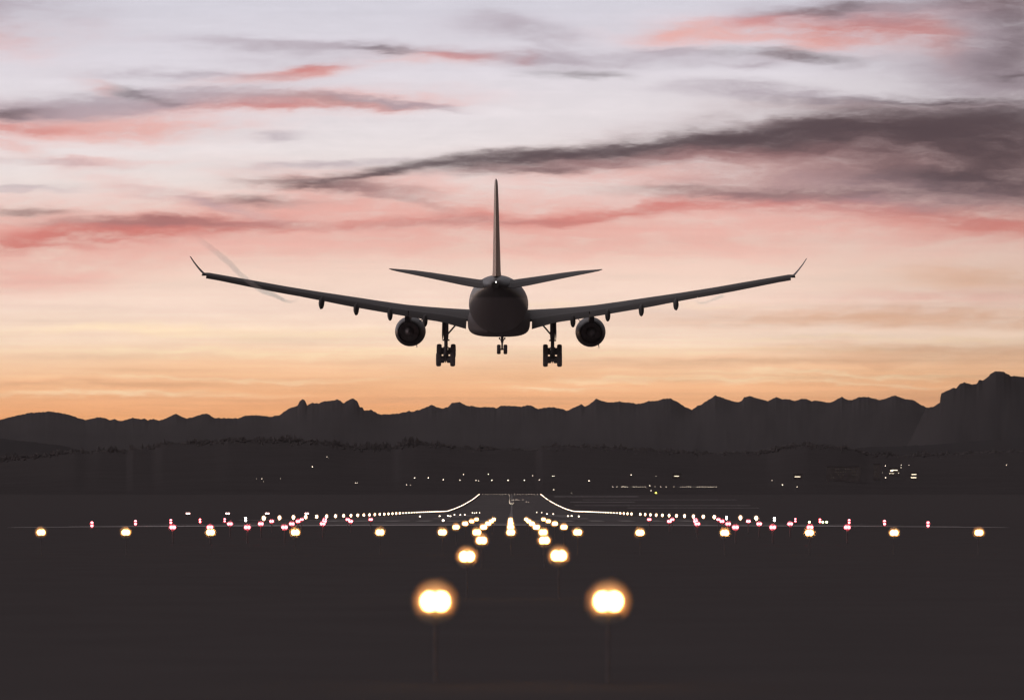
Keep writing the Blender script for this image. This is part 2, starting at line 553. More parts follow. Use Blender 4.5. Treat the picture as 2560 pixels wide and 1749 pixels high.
def interp(tab, x):
    """smooth interpolation through a table of (x, value)"""
    if x <= tab[0][0]:
        return tab[0][1]
    if x >= tab[-1][0]:
        return tab[-1][1]
    for k in range(len(tab) - 1):
        if tab[k][0] <= x <= tab[k + 1][0]:
            break
    x0, y0 = tab[k]
    x1, y1 = tab[k + 1]

    def slope(i):
        if i <= 0 or i >= len(tab) - 1:
            return 0.0
        a = (tab[i][1] - tab[i - 1][1]) / (tab[i][0] - tab[i - 1][0])
        b = (tab[i + 1][1] - tab[i][1]) / (tab[i + 1][0] - tab[i][0])
        return 0.0 if a * b <= 0 else 2 * a * b / (a + b)
    h = x1 - x0
    t = (x - x0) / h
    m0, m1 = slope(k) * h, slope(k + 1) * h
    return ((2 * t**3 - 3 * t**2 + 1) * y0 + (t**3 - 2 * t**2 + t) * m0 + (-2 * t**3 + 3 * t**2) * y1 + (t**3 - t**2) * m1)


def lerp(tab, x):
    if x <= tab[0][0]:
        return tab[0][1]
    for (a, va), (b, vb) in zip(tab, tab[1:]):
        if a <= x <= b:
            return va + (vb - va) * (x - a) / max(b - a, 1e-9)
    return tab[-1][1]


def at(px, py, D):
    """point at distance D seen in the photograph's column px and row py"""
    return Vector(((px - 1280) / F * D, D, EYE + (HORIZON - py) / F * D))


# ------------------------------------------------------------------ ground
LAMP_H = 0.45
PROFILE = [(240, 0.0), (258, 0.0), (438, -0.26), (600, -0.45), (827, -0.62), (1100, -0.66), (1380, -0.80), (1706, -1.0), (1800, -0.62),
           (2012, 0.5), (2496, 4.0), (3000, 8.5), (3474, 13.6), (3560, 14.2), (4200, 15.5)]


def gz(y):
    return interp(PROFILE, y)


def ground_D(py, h=0.0, lo=40.0, hi=3600.0):
    """first distance at which a point h above the ground shows in row py"""
    y = lo
    while y < hi:
        if HORIZON - (gz(y) + h - EYE) / y * F <= py:
            return y
        y += 2.0
    return hi


xs = [-14500, -11000, -8000, -4000, -2000, -1000, -500, -250, -120, -60, -30, -12, 0, 12, 30, 60, 120, 250, 500, 1000, 2000, 4000, 8000, 11000, 14500]
ys = [-3000, -500, -100, 0, 30, 60, 120, 200, 240, 258, 300, 350, 400, 438] + list(range(480, 3600, 40)) + [3600, 3800, 4200, 6000, 12000, 25000, 40000]
gv = [(x, y, gz(y) + (0.0 if abs(x) < 400 else 0.0)) for y in ys for x in xs]
nx = len(xs)
gf = [(j * nx + i, j * nx + i + 1, (j + 1) * nx + i + 1, (j + 1) * nx + i) for j in range(len(ys) - 1) for i in range(nx - 1)]
tag(mesh('ground', gv, gf, MT['grass']), kind='structure')


def strip(name, left, right, ya, yb, lift, material, step=20.0):
    """a sheet following the ground between two edges; left/right are functions of y"""
    v, f = [], []
    n = max(1, int((yb - ya) / step))
    for k in range(n + 1):
        y = ya + (yb - ya) * k / n
        v += [(left(y), y, gz(y) + lift), (right(y), y, gz(y) + lift)]
        if k:
            f.append((2 * k - 2, 2 * k - 1, 2 * k + 1, 2 * k))
    return tag(mesh(name, v, f, material, smooth_=False), kind='structure')


RX = -0.25    # runway axis offset
strip('runway', lambda y: RX - 30, lambda y: RX + 30, 345, 3560, 0.02, MT['asphalt'])


def bow(name, x0, x1, c, lift, material, thick, sag):
    """a pavement band whose ends bend towards the viewer"""
    v, f = [], []
    n = 40
    for k in range(n + 1):
        x = x0 + (x1 - x0) * k / n
        q = abs((x - (x0 + x1) / 2) / ((x1 - x0) / 2))
        yc = c - sag * q ** 1.6
        th = thick * (1 - 0.75 * q ** 2)
        v += [(x, yc - th / 2, gz(yc - th / 2) + lift), (x, yc + th / 2, gz(yc + th / 2) + lift)]
        if k:
            f.append((2 * k - 2, 2 * k, 2 * k + 1, 2 * k - 1))
    return tag(mesh(name, v, f, material, smooth_=False), kind='structure')


bow('taxiway', -39.5, 39.0, 316, 0.024, MT['concrete'], 20, 46)
bow('taxiway', -37.0, 37.5, 338, 0.030, MT['concrete'], 8, 52)
bow('path', -36.0, 36.0, 362, 0.036, MT['concrete'], 6, 46)

# painted runway markings
mk = Geo()
for i in range(6):
    for s in (-1, 1):
        x = RX + s * (3.5 + i * 4.1)
        ya, yb = 452, 482
        mk.add([(x - 0.9, ya, gz(ya) + 0.03), (x + 0.9, ya, gz(ya) + 0.03), (x + 0.9, yb, gz(yb) + 0.03), (x - 0.9, yb, gz(yb) + 0.03)], [(0, 1, 2, 3)])
for ya in range(540, 3500, 60):
    yb = ya + 30
    mk.add([(RX - .45, ya, gz(ya) + 0.03), (RX + .45, ya, gz(ya) + 0.03), (RX + .45, yb, gz(yb) + 0.03), (RX - .45, yb, gz(yb) + 0.03)], [(0, 1, 2, 3)])
for s in (-1, 1):
    for ya, yb, w, x in ((838, 888, 5, 12), (588, 610, 3, 12), (738, 760, 3, 12)):
        mk.add([(RX + s * x - w / 2, ya, gz(ya) + 0.03), (RX + s * x + w / 2, ya, gz(ya) + 0.03), (RX + s * x + w / 2, yb, gz(yb) + 0.03), (RX + s * x - w / 2, yb, gz(yb) + 0.03)], [(0, 1, 2, 3)])
tag(mesh('runway_markings', mk.v, mk.f, MT['paint'], smooth_=False), kind='structure')

# taxiways seen as thin lines beside the rising part of the runway
for xa, xb, yc, th in ((45, 95, 2650, 22), (42, 160, 2300, 16), (60, 190, 2900, 14), (40, 120, 3250, 30), (-24, -14, 470, 9), (-40, -28, 500, 8), (70, 150, 2080, 14)):
    strip('taxiway', lambda y, a=xa: a, lambda y, b=xb: b, yc - th / 2, yc + th / 2, 0.034, MT['concrete'], 8)

# ------------------------------------------------------------------ hills and mountains
RIDGE_HILL = [(-1600, 1150), (-600, 1140), (-200, 1152), (0, 1148), (33, 1144), (83, 1140), (138, 1134), (187, 1125), (215, 1129), (248, 1124), (322, 1129), (328, 1119), (385, 1120),
              (405, 1110), (468, 1107), (537, 1104), (573, 1098), (640, 1099), (722, 1100), (778, 1100), (833, 1107), (860, 1113), (915, 1118), (984, 1118), (998, 1110),
              (1039, 1107), (1081, 1109), (1136, 1116), (1218, 1122), (1280, 1123), (1346, 1125), (1352, 1117), (1376, 1114), (1514, 1118), (1610, 1124), (1748, 1132),
              (1858, 1129), (1920, 1127), (1961, 1116), (2016, 1108), (2099, 1115), (2140, 1123), (2168, 1131), (2250, 1137), (2388, 1134), (2485, 1130), (2560, 1128),
              (2800, 1120), (3300, 1135), (4200, 1125)]
H0, H1 = 3650.0, 6300.0
HB = 1241.0


def hill_point(px, s):
    D = H0 + (H1 - H0) * s
    py = HB + (lerp(RIDGE_HILL, px) - HB) * min(1.0, s) ** 0.82
    return at(px, py, D)


def on_hill(px, py):
    q = max(0.0, (HB - py) / (HB - lerp(RIDGE_HILL, px)))
    return hill_point(px, q ** (1 / 0.82))


cols = list(range(-1600, 4201, 8))
rows = [0, .03, .08, .15, .25, .35, .45, .55, .65, .75, .85, .93, 1.0]
hv, hf = [], []
for s in rows:
    for px in cols:
        p = hill_point(px, s)
        if 0 < s < 1:
            p.z += mnoise.noise(p * 0.004) * 6 * s
        hv.append(p)
for k, dz_ in ((1, -25), (2, -120)):
    for px in cols:
        p = at(px, lerp(RIDGE_HILL, px), H1)
        hv.append(p + Vector((p.x * 0.08 * k, 600 * k, dz_)))
nc = len(cols)
nr = len(rows) + 2
hf = [(j * nc + i, j * nc + i + 1, (j + 1) * nc + i + 1, (j + 1) * nc + i) for j in range(nr - 1) for i in range(nc - 1)]
tag(mesh('hills', hv, hf, MT['hill']), kind='structure')

MIDRIDGE = [(-1600, 1090), (-500, 1080), (0, 1096), (60, 1102), (140, 1111), (200, 1124), (300, 1140), (1750, 1140), (1950, 1132), (2150, 1118), (2300, 1113), (2420, 1104), (2560, 1092), (2900, 1070), (4200, 1090)]

RIDGE = [(0, 1050), (19, 1043.4), (49.6, 1037), (73, 1031), (91, 1031), (121, 1028), (138, 1029), (160, 1034), (176, 1036.5), (193, 1044), (213, 1049.4), (242, 1042.8), (264, 1044),
         (274, 1050.8), (286, 1046), (297, 1051), (307, 1051), (332, 1044), (352.5, 1047.5), (361, 1045.5), (369, 1049.4), (383, 1047), (399, 1050.5), (416, 1044.7), (432, 1036.5),
         (440.6, 1034), (454, 1041), (468, 1045), (496, 1038), (513.6, 1033), (523, 1035), (535.6, 1044.7), (573, 1044.7), (595, 1044.7), (611, 1039), (640, 1037.8), (648, 1037.8),
         (673, 1041), (698, 1038), (720, 1021), (743, 1013.6), (749, 1003), (756, 998), (762.5, 1000), (768, 1012.5), (780.5, 1006.7), (797, 1008), (811, 1002), (830, 1001.5),
         (844, 997.6), (850.7, 1000.7), (859, 1008), (874, 998), (884, 995), (893, 1002), (900, 1017), (907, 1019), (910, 1026), (926, 1023.5), (939, 1029), (943, 1033.7),
         (956.7, 1035.6), (998, 1033), (1023, 1027), (1028, 1029), (1053, 1022.7), (1069.6, 1015.8), (1079, 1010.8), (1091.7, 1017), (1105.5, 1021), (1119, 1018), (1129, 1006.7),
         (1149.5, 1005), (1163, 1011.7), (1173, 1015), (1178.5, 1013.6), (1196, 1018), (1215.6, 1017), (1235, 1018.6), (1242, 1020), (1254, 1013.6), (1280, 1014), (1305, 1016),
         (1313, 1013), (1328, 1013), (1338, 1019), (1346, 1022), (1357, 1019), (1382, 1017), (1406.7, 1022), (1416, 1026.6), (1434, 1019), (1452, 1009.6), (1462, 1015.6),
         (1475.5, 1009.6), (1490, 997), (1522, 1005.4), (1547, 1003), (1569, 1006), (1601, 1009.6), (1621.5, 1002), (1643.5, 1002), (1658.7, 996), (1675, 995), (1693, 1004),
         (1712, 1016), (1730, 1024), (1742.7, 1013.7), (1752, 1012), (1764.7, 1003), (1775.7, 995.8), (1788, 988), (1811.5, 996), (1843, 1005), (1853, 1002.7), (1861, 991.7),
         (1877.6, 990), (1897, 996), (1920, 1002), (1940.7, 992), (1956, 997.6), (1971, 996.8), (1986, 1002), (2005, 996), (2016, 996.8), (2030, 1002), (2041, 1001), (2074, 1005.6),
         (2091, 998.7), (2104.5, 991.8), (2118, 998.7), (2132, 998.7), (2151, 991.8), (2170.6, 991.8), (2198, 998.7), (2212, 996.8), (2236.7, 988), (2250.5, 992.6), (2264, 998),
         (2281, 998), (2300, 1010.5), (2316.6, 1017.4), (2340, 1020), (2420, 1005), (2600, 1000)]
NEAR_MT = [(2250, 1150), (2300, 1050), (2316, 1018.5), (2333, 1015.5), (2349.6, 1006.4), (2351, 992), (2353, 983), (2366, 977.5), (2382.7, 969.8), (2391, 970), (2400.6, 959.6), (2411.6, 955), (2431, 961),
           (2442, 958), (2447.4, 948.6), (2455.7, 950.5), (2472, 940.3), (2476, 933.4), (2487, 927.4), (2509, 928.5), (2526, 939), (2545, 941), (2560, 941.7), (2700, 925), (2900, 965), (3200, 940), (3700, 1000), (4300, 1030)]
rnd = random.Random(4)
left = []
px = -1700
while px < -10:
    left.append((px, 1035 + 22 * mnoise.noise(Vector((px * 0.011, 3.3, 0))) + rnd.uniform(-7, 7)))
    px += rnd.uniform(18, 44)
right = []
px = 2640
while px < 4300:
    right.append((px, 1004 + 20 * mnoise.noise(Vector((px * 0.011, 8.3, 0))) + rnd.uniform(-7, 7)))
    px += rnd.uniform(18, 44)
RIDGE = left + RIDGE + right


def range_mesh(name, tab, p0, p1, step, Dr, depth, rough, foot=1180.0, jag=1.7):
    pxs = []
    p = p0
    while p <= p1:
        pxs.append(p)
        p += step
    dense = [(q, lerp(tab, q)) for q in range(int(p0) - 200, int(p1) + 200, 10)]
    vals = [d[1] for d in dense]

    def soft(w_):
        """the ridge line averaged over w_ steps on each side"""
        return [(dense[i][0], sum(vals[max(0, i - w_):i + w_ + 1]) / len(vals[max(0, i - w_):i + w_ + 1])) for i in range(len(vals))]
    pxs = sorted(set(pxs + [t[0] for t in tab if p0 <= t[0] <= p1]))
    n = len(pxs)
    v, f = [], []
    srow = [0, .12, .25, .38, .5, .6, .7, .79, .87, .94, 1.0]
    for s in srow:
        width = int(round(14 * (1 - s) ** 0.7))
        base_t = dict(soft(width)) if width else None
        for q in pxs:
            r0 = lerp(tab, q)
            if width:
                qa = int(q // 10) * 10
                fr = (q - qa) / 10
                off = (int(p0) - 200) % 10
                ka, kb = qa + off, qa + off + 10
                r0 = r0 * s ** 22 + (1 - s ** 22) * (base_t.get(ka, r0) * (1 - fr) + base_t.get(kb, r0) * fr)
            r = r0 + jag * s ** 14 * (mnoise.fractal(Vector((q * 0.16, 1.7, Dr * 0.001)), 1.0, 2.0, 3))
            e = s ** 1.35
            py = foot + (r - foot) * e
            D = Dr - depth * (1 - s)
            w = at(q, py, D)
            if 0 < s < 1:
                k = math.sin(math.pi * s)
                w.y += rough * 0.8 * k * mnoise.fractal(Vector((q * 0.006, s * 1.4, 5.0)), 1.0, 2.0, 4)
                w.z += rough * 0.06 * k * (mnoise.fractal(Vector((q * 0.012, s * 3.0, 9.0)), 1.0, 2.0, 4) - 0.35)
            v.append(w)
    for k in (1, 2):
        for q in pxs:
            w = at(q, lerp(tab, q), Dr)
            v.append(Vector((w.x * (1 + .1 * k), w.y + depth * .25 * k, w.z * (1 - .45 * k))))
    m = len(srow) + 2
    f = [(j * n + i, j * n + i + 1, (j + 1) * n + i + 1, (j + 1) * n + i) for j in range(m - 1) for i in range(n - 1)]
    return tag(mesh(name, v, f, MT['mountain']), kind='structure')


range_mesh('mountains', RIDGE, -1700, 4280, 3.0, 30000.0, 11000.0, 260.0)
range_mesh('mountains', NEAR_MT, 2250, 4280, 3.0, 16000.0, 4500.0, 160.0)
range_mesh('hills', MIDRIDGE, -1600, 4200, 10.0, 9000.0, 2000.0, 30.0, foot=1200.0, jag=2.0)

# woodland covering the hill: one uncountable far mass
rnd = random.Random(11)
fg = Geo()


def conifer(b, h, w):
    rings = []
    for z, r in ((0, .25), (.12, 1.0), (.38, .62), (.40, .80), (.66, .38), (.68, .50), (.93, .12)):
        ring = []
        t0 = rnd.random() * 6
        for i in range(6):
            q = r * w * rnd.uniform(.7, 1.25)
            ring.append(b + Vector((q * math.cos(t0 + i * 1.047), q * math.sin(t0 + i * 1.047), z * h)))
        rings.append(ring)
    fg.loft(rings)
    a = len(fg.v)


def broadleaf(b, h, w):
    for _ in range(rnd.randint(2, 4)):
        c = b + Vector((rnd.uniform(-.5, .5) * w, rnd.uniform(-.4, .4) * w, h * rnd.uniform(.45, .75)))
        k = rnd.uniform(.45, .8)
        fg.ball(c, (w * k, w * k, h * .35 * rnd.uniform(.8, 1.2)), 7, 5, .22, rnd)
    fg.tube([b + Vector((0, 0, -1)), b + Vector((0, 0, h * .5))], [w * .12, w * .06], 4)


for _ in range(3600):
    px = rnd.uniform(-250, 2810)
    u = rnd.random()
    s = 1.0 - abs(rnd.gauss(0, .025)) if u < .7 else 1.0 - abs(rnd.gauss(0, .05))
    s = max(.88, s)
    tall = .62 + .75 * mnoise.noise(Vector((px * .03, 7.7, 0))) + .5 * mnoise.noise(Vector((px * .11, 2.2, 0)))
    tall = max(.3, tall) * (1.0 if px < 1300 else .72)
    p = hill_point(px, min(s, .995)) - Vector((0, 0, 1.0))
    if rnd.random() < .45 + .6 * mnoise.noise(Vector((px * .02, 4.4, 0))):
        conifer(p, rnd.uniform(6, 15) * tall, rnd.uniform(1.3, 2.6))
    else:
        broadleaf(p, rnd.uniform(4, 9) * tall, rnd.uniform(1.8, 4.2))
for px, h in ((248, 9), (258, 8), (327, 13), (332, 10), (356, 12), (419, 10), (470, 9), (486, 13), (502, 9), (573, 6), (604, 7), (677, 9), (709, 7), (866, 11), (872, 9), (888, 10), (902, 11), (916, 16), (941, 10), (956, 14), (966, 16), (972, 12),
              (996, 9), (1610, 8), (1768, 7), (2012, 6), (2030, 6)):
    for _ in range(2):
        conifer(hill_point(px + rnd.uniform(-3, 3), .995) - Vector((0, 0, 1)), h * rnd.uniform(.8, 1.15), rnd.uniform(1.6, 2.6))
tag(fg.build('forest', MT['tree'], smooth_=False), 'dark woodland of conifers and broadleaf trees along the hill crest', 'forest', kind='stuff')

# ------------------------------------------------------------------ airliner (local: x right, y forward, z up; origin on the fuselage axis above the main gear)
AX0, AD, AZ0 = -1.26, 341.0, 20.12
PITCH, YAW, ROLL = math.atan(505 / F), R(0.45), R(0.22)
jet = empty('airliner', (AX0, AD, AZ0 + EYE))
jet.rotation_mode = 'YXZ'
jet.rotation_euler = (PITCH, ROLL, -YAW)
tag(jet, 'large twin-engine jet airliner seen from behind, landing with wheels and flaps down', 'airplane')


def loc(px, py, y):
    """photograph column / row to local x, z for a part y metres ahead of the main gear"""
    D = AD + y
    return ((px - 1280) / F * D - (AX0 + y * math.sin(YAW)), (HORIZON - py) / F * D - (AZ0 + y * math.tan(PITCH)))


# fuselage: (y, centre z, half width, half height)
FUS = [(32.0, -.75, .05, .05), (31.8, -.72, .42, .42), (31.2, -.62, .9, .88), (30.2, -.45, 1.42, 1.36), (28.8, -.25, 1.95, 1.92), (27.0, -.1, 2.4, 2.38), (25.0, -.02, 2.70, 2.70),
       (22.5, 0, 2.82, 2.82), (10, 0, 2.82, 2.82), (0, 0, 2.82, 2.82), (-9, 0, 2.82, 2.82), (-12, .06, 2.80, 2.76), (-15, .24, 2.70, 2.56), (-18, .52, 2.50, 2.26), (-21, .84, 2.18, 1.90),
       (-24, 1.16, 1.76, 1.50), (-27, 1.44, 1.26, 1.10), (-29.5, 1.62, .84, .76), (-31.2, 1.72, .55, .50), (-31.6, 1.74, .38, .36)]
g = Geo()
g.loft([[(rx * math.cos(t), y, zc + rz * math.sin(t)) for t in [2 * math.pi * i / 48 for i in range(48)]] for y, zc, rx, rz in FUS])
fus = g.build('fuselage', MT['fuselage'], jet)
# belly fairing
g = Geo()


def sq(y, hw, zt, zb, n=3.4, seg=40):
    zc, hh = (zt + zb) / 2, (zt - zb) / 2
    out = []
    for i in range(seg):
        t = 2 * math.pi * i / seg
        c, s = math.cos(t), math.sin(t)
        out.append((hw * math.copysign(abs(c) ** (2 / n), c), y, zc + hh * math.copysign(abs(s) ** (2 / n), s)))
    return out


g.loft([sq(14, 1.2, -1.6, -2.7), sq(12.5, 2.2, -1.0, -2.95), sq(10, 2.85, -.4, -3.1), sq(6, 3.06, -.1, -3.18), sq(0, 3.07, -.1, -3.18), sq(-4, 3.06, -.3, -3.18), sq(-7, 2.8, -.8, -3.1), sq(-9.5, 2.0, -1.4, -2.93), sq(-11, 1.1, -1.7, -2.75)])
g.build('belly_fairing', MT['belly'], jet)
# exhaust pipe and lamp in the tail cone
g = Geo()
g.lathe([(-31.5, .37), (-31.75, .34), (-31.75, .25), (-31.4, .22)], 'y', (0, 0, 1.74), 20)
g.build('exhaust_pipe', MT['wing'], fus)
lx, lz = loc(1237, 707, -31.9)
Geo().ball((lx + .1, -31.85, 2.02), .065, 10, 8).build('tail_light', MT['tail'], fus)

# wing tables: left wing measured in the photograph, half span station -> top and bottom rows
TOP = [(1173, 773.5), (1103, 769), (1033, 763.5), (970, 755), (905.8, 744.9), (825, 733), (746.6, 721), (690, 711), (635, 701), (575, 690.5), (520.5, 681)]
BOT = [(1168.5, 823), (1106.4, 805), (1055, 797), (1001, 788), (940, 777), (874, 765.6), (815, 753.5), (754.5, 741.7), (700, 732), (651, 722.6), (585, 709), (519, 695.5)]


def planform(x):
    if x <= 9.4:
        k = (x - 2.0) / 7.4
        return 10.3 + (3.9 - 10.3) * k, -2.6 + (-3.9 + 2.6) * k
    k = (x - 9.4) / (28.6 - 9.4)
    return 3.9 + (-7.0 - 3.9) * k, -3.9 + (-9.7 + 3.9) * k


def rows_at(x):
    """top and bottom height of the wing as seen from behind at half span x"""
    le, te = planform(x)
    yt = le - .35 * (le - te)
    pt = 1280 + (-x + AX0 + yt * math.sin(YAW)) / (AD + yt) * F
    pb = 1280 + (-x + AX0 + te * math.sin(YAW)) / (AD + te) * F
    zt = loc(0, lerp(sorted(TOP), pt), yt)[1]
    zb = loc(0, lerp(sorted(BOT), pb), te)[1]
    return zt - x * math.tan(ROLL), zb - x * math.tan(ROLL)


def section(x, x_out, le, te, zt, zb, sgn, flap=True):
    """aerofoil ring; the rear end sits low because the camber is drooped"""
    c = le - te
    t = zt - zb
    zte = zb + (t * .46 if flap else 0.03)
    zle = zt - min(.5 * t, .07 * c)
    th = min(.12 * c, .72 * t)
    up = [(0, zle), (.015, zle + .22 * (zt - zle)), (.06, zle + .55 * (zt - zle)), (.16, zle + .86 * (zt - zle)), (.32, zt), (.5, zt - .05 * (zt - zte)), (.7, zt - .32 * (zt - zte)), (.86, zt - .66 * (zt - zte)), (1.0, zte + .05)]
    zlo = zt - th
    lo = [(1.0, zte - .01), (.86, zte + .0 + .1 * (zlo - zte)), (.6, zlo + .02), (.32, zlo), (.12, zlo + .14 * th), (.03, zle - .25 * th)]
    return [(sgn * x, le - a * c, z) for a, z in up + lo]


def flap_ring(x, le, te, zt, zb, sgn, chordf=.24, frac=.50):
    c = (le - te)
    t = zt - zb
    y0, y1 = te + chordf * c * .95, te - .02 * c
    z0, z1 = zb + t * frac, zb
    th = min(.22 * t, .16)
    dy, dz_ = y1 - y0, z1 - z0
    out = []
    for a, o in ((0, 0), (.08, .7), (.3, 1.0), (.65, .6), (1, .1), (1, 0), (.65, -.15), (.3, -.5), (.08, -.5)):
        out.append((sgn * x, y0 + dy * a, z0 + dz_ * a + o * th - (0 if a < 1 else 0)))
    return out


for sgn in (-1, 1):
    g = Geo()
    ringset = []
    for x in (1.8, 2.9, 4, 5.5, 7.5, 9.4, 12, 15, 18, 21, 24, 26.5, 28.2, 28.75):
        le, te = planform(x)
        zt, zb = rows_at(max(x, 3.0))
        ringset.append(section(x, x, le, te + .16 * (le - te), zt, zb, sgn))
    g.loft(ringset)
    wing = g.build('wing', MT['wing'], jet)
    for nm, xa, xb, fr in (('flap', 3.25, 8.9, .56), ('flap', 9.0, 19.4, .54), ('aileron', 19.42, 28.3, .54)):
        g = Geo()
        rs = []
        for k in range(9):
            x = xa + (xb - xa) * k / 8
            le, te = planform(x)
            zt, zb = rows_at(x)
            rs.append(flap_ring(x, le, te, zt, zb, sgn, .24, fr))
        g.loft(rs)
        g.build(nm, MT['wing'], wing)
    # flap track fairings
    for pxf, bot in ((800.7, 773), (888, 787.5), (973, 799.5), (1060.9, 815.5)):
        te0 = -5.0
        x = -loc(pxf, 0, te0)[0]
        le, te = planform(x)
        yb_ = te - 1.3
        x = -loc(pxf, 0, yb_)[0]
        zt, zb = rows_at(x)
        zbt = loc(0, bot, yb_)[1] - x * math.tan(ROLL)
        rs = []
        y_start = te + 3.4
        for k, (a, w, hgt) in enumerate(((0, .05, .1), (.12, .16, .3), (.35, .25, .5), (.6, .265, .6), (.8, .24, .52), (.93, .14, .30), (1.0, .03, .06))):
            y = y_start + (yb_ - y_start) * a
            top_z = zt - .12 * (le - te) * .5 if a < .3 else zb + .28 - .2 * a
            zc_top = (zb + .55) + (zbt + .35 - zb - .55) * a ** 1.4
            cz = zc_top - hgt * .45
            if a == 1.0:
                cz = zbt + .06
            elif a > .9:
                cz = zbt + .34
            elif a > .7:
                cz = zbt + .58
            rs.append([(sgn * x + w * math.cos(t), y, cz + hgt * math.sin(t)) for t in [2 * math.pi * i / 14 for i in range(14)]])
        Geo().loft(rs).build('flap_fairing', MT['wing'], wing)
    # winglet
    zt, zb = rows_at(28.6)
    xt, ztip = -29.66, loc(480.7, 641, -10.2)[1] - 29.6 * math.tan(ROLL)
    base = [(28.55, -7.0, zt - .16), (28.55, -9.9, zt - .26)]
    rs = []
    for k, (x, yl, yt_, z, th) in enumerate(((28.5, -6.9, -9.9, zt - .17, .16), (28.75, -7.2, -9.95, zt + .02, .12), (29.05, -8.0, -10.3, zt + .42, .075), (29.4, -9.0, -10.8, zt + (ztip - zt) * .62, .06), (29.72, -9.95, -11.1, ztip, .035))):
        rs.append([(sgn * (x + th * ox), yl + (yt_ - yl) * a, z - th * ox * .6) for a, ox in ((0, 0), (.25, -.5), (.6, -.5), (1, 0), (.6, .5), (.25, .5))])
    Geo().loft(rs).build('winglet', MT['wing'], wing)

    # engine
    ex, ez = 9.24, -2.77
    O = (sgn * ex, 0, ez)
    g = Geo()
    g.lathe([(12.6, 1.28), (12.75, 1.36), (12.6, 1.46), (12.0, 1.525), (10.6, 1.545), (9.0, 1.53), (7.4, 1.43), (6.0, 1.27), (5.0, 1.10), (4.95, 1.05), (5.6, 1.02), (7.5, 1.0), (10, 1.15), (12.2, 1.25), (12.6, 1.28)], 'y', O, 48, caps=False)
    eng = g.build('engine', MT['nacelle'], jet)
    g = Geo()
    g.lathe([(5.7, 1.0), (5.7, .3), (5.72, .05)], 'y', O, 32, caps=False)
    g.build('turbine', MT['hot'], eng)
    g = Geo()
    g.lathe([(11.4, 1.2), (11.4, .35), (11.9, .18), (12.1, .03)], 'y', O, 32, caps=False)
    g.build('fan', MT['hot'], eng)
    g = Geo()
    g.lathe([(8.0, .62), (6.4, .60), (5.6, .50), (5.0, .34), (4.3, .12), (4.2, .02)], 'y', O, 24)
    g.build('exhaust_cone', MT['hot'], eng)
    zt, zb = rows_at(ex)
    g = Geo()
    rs = []
    for y, w, za, zc_ in ((10.8, .04, ez + 1.4, ez + 1.55), (9.4, .18, ez + 1.3, ez + 1.95), (6.5, .26, ez + 1.1, zt - .35), (4.0, .28, ez + .95, zt - .35), (2.0, .26, ez + 1.2, zt - .5), (-.5, .16, zb + .3, zb + .8), (-2.0, .05, zb + .35, zb + .7)):
        rs.append([(sgn * ex - w, y, za), (sgn * ex + w, y, za), (sgn * ex + w * .9, y, zc_), (sgn * ex - w * .9, y, zc_)])
    g.loft(rs)
    g.build('pylon', MT['nacelle'], eng)
    g = Geo()
    g.add([(sgn * ex - sgn * 1.08, 10.9, ez + 1.05), (sgn * ex - sgn * 1.42, 9.3, ez + 1.42), (sgn * ex - sgn * 1.02, 8.3, ez + 1.03),
           (sgn * ex - sgn * 1.05, 10.9, ez + 1.08), (sgn * ex - sgn * 1.39, 9.3, ez + 1.45), (sgn * ex - sgn * .99, 8.3, ez + 1.06)], [(0, 1, 2), (5, 4, 3), (0, 3, 4, 1), (1, 4, 5, 2), (2, 5, 3, 0)])
    g.build('strake', MT['nacelle'], eng, False)
    Geo().tube([(sgn * ex + .75, 6.6, ez - 1.1), (sgn * ex + .82, 6.3, ez - 1.62)], [.05, .035], 6).build('drain_mast', MT['metal'], eng)

    # main landing gear
    sx = sgn * 5.31
    zt, zb = rows_at(5.31)
    zax = -5.05
    g = Geo()
    g.tube([(sx, .15, zt - .5), (sx, .08, -3.2), (sx, .05, -3.55)], [.26, .25, .22], 14)
    g.tube([(sx, .06, -3.5), (sx, .05, -3.62)], [.36, .36], 14)
    g.tube([(sx, .05, -3.6), (sx, 0, zax + .1)], [.185, .185], 14)
    g.tube([(sx, .02, -4.22), (sx, .02, -4.34)], [.27, .27], 12)
    g.tube([(sx, 1.12, zax + .42), (sx, 0, zax), (sx, -1.12, zax - .44)], [.20, .27, .20], 10)
    for yy, zz in ((1.0, zax + .40), (-1.0, zax - .41)):
        g.tube([(sx - .74, yy, zz), (sx + .74, yy, zz)], .11, 10)
        for q in (-.34, .34):
            g.tube([(sx + q - .15, yy, zz), (sx + q + .15, yy, zz)], .36, 14)
    g.tube([(sx, -.20, -3.6), (sx, -.62, -4.15), (sx, -.2, -4.75)], [.07, .08, .07], 6)       # torque link
    g.tube([(sx, .25, zb + .3), (sx, 1.7, zb + .7)], .10, 6)
    g.tube([(sx + sgn * -.05, .5, -3.9), (sx - sgn * .05, .9, zax + .35)], .06, 6)
    for q in (-.16, 0, .16):
        g.tube([(sx + q, -1.0, zax - .48), (sx + q, -.9, zax - .72)], .05, 6)
    gear = g.build('main_landing_gear', MT['metal'], jet)
    bx, bz = loc(1143, 815, -.5)
    g = Geo()
    g.tube([(sx - sgn * .12, .1, -3.02), (sgn * abs(bx) * 1.0, .0, zb + .32 - .35)], .085, 8)
    g.build('side_brace', MT['metal'], gear)
    g = Geo()
    g.loft([[(sx + sgn * .20, -.55, zb + .4), (sx + sgn * .36, -.5, zb + .4), (sx + sgn * .36, .75, zb + .4), (sx + sgn * .20, .75, zb + .4)],
            [(sx + sgn * .26, -.55, -2.95), (sx + sgn * .40, -.5, -2.95), (sx + sgn * .40, .75, -2.95), (sx + sgn * .26, .75, -2.95)],
            [(sx + sgn * .30, -.35, -3.45), (sx + sgn * .36, -.35, -3.5), (sx + sgn * .36, .5, -3.5), (sx + sgn * .30, .5, -3.45)]])
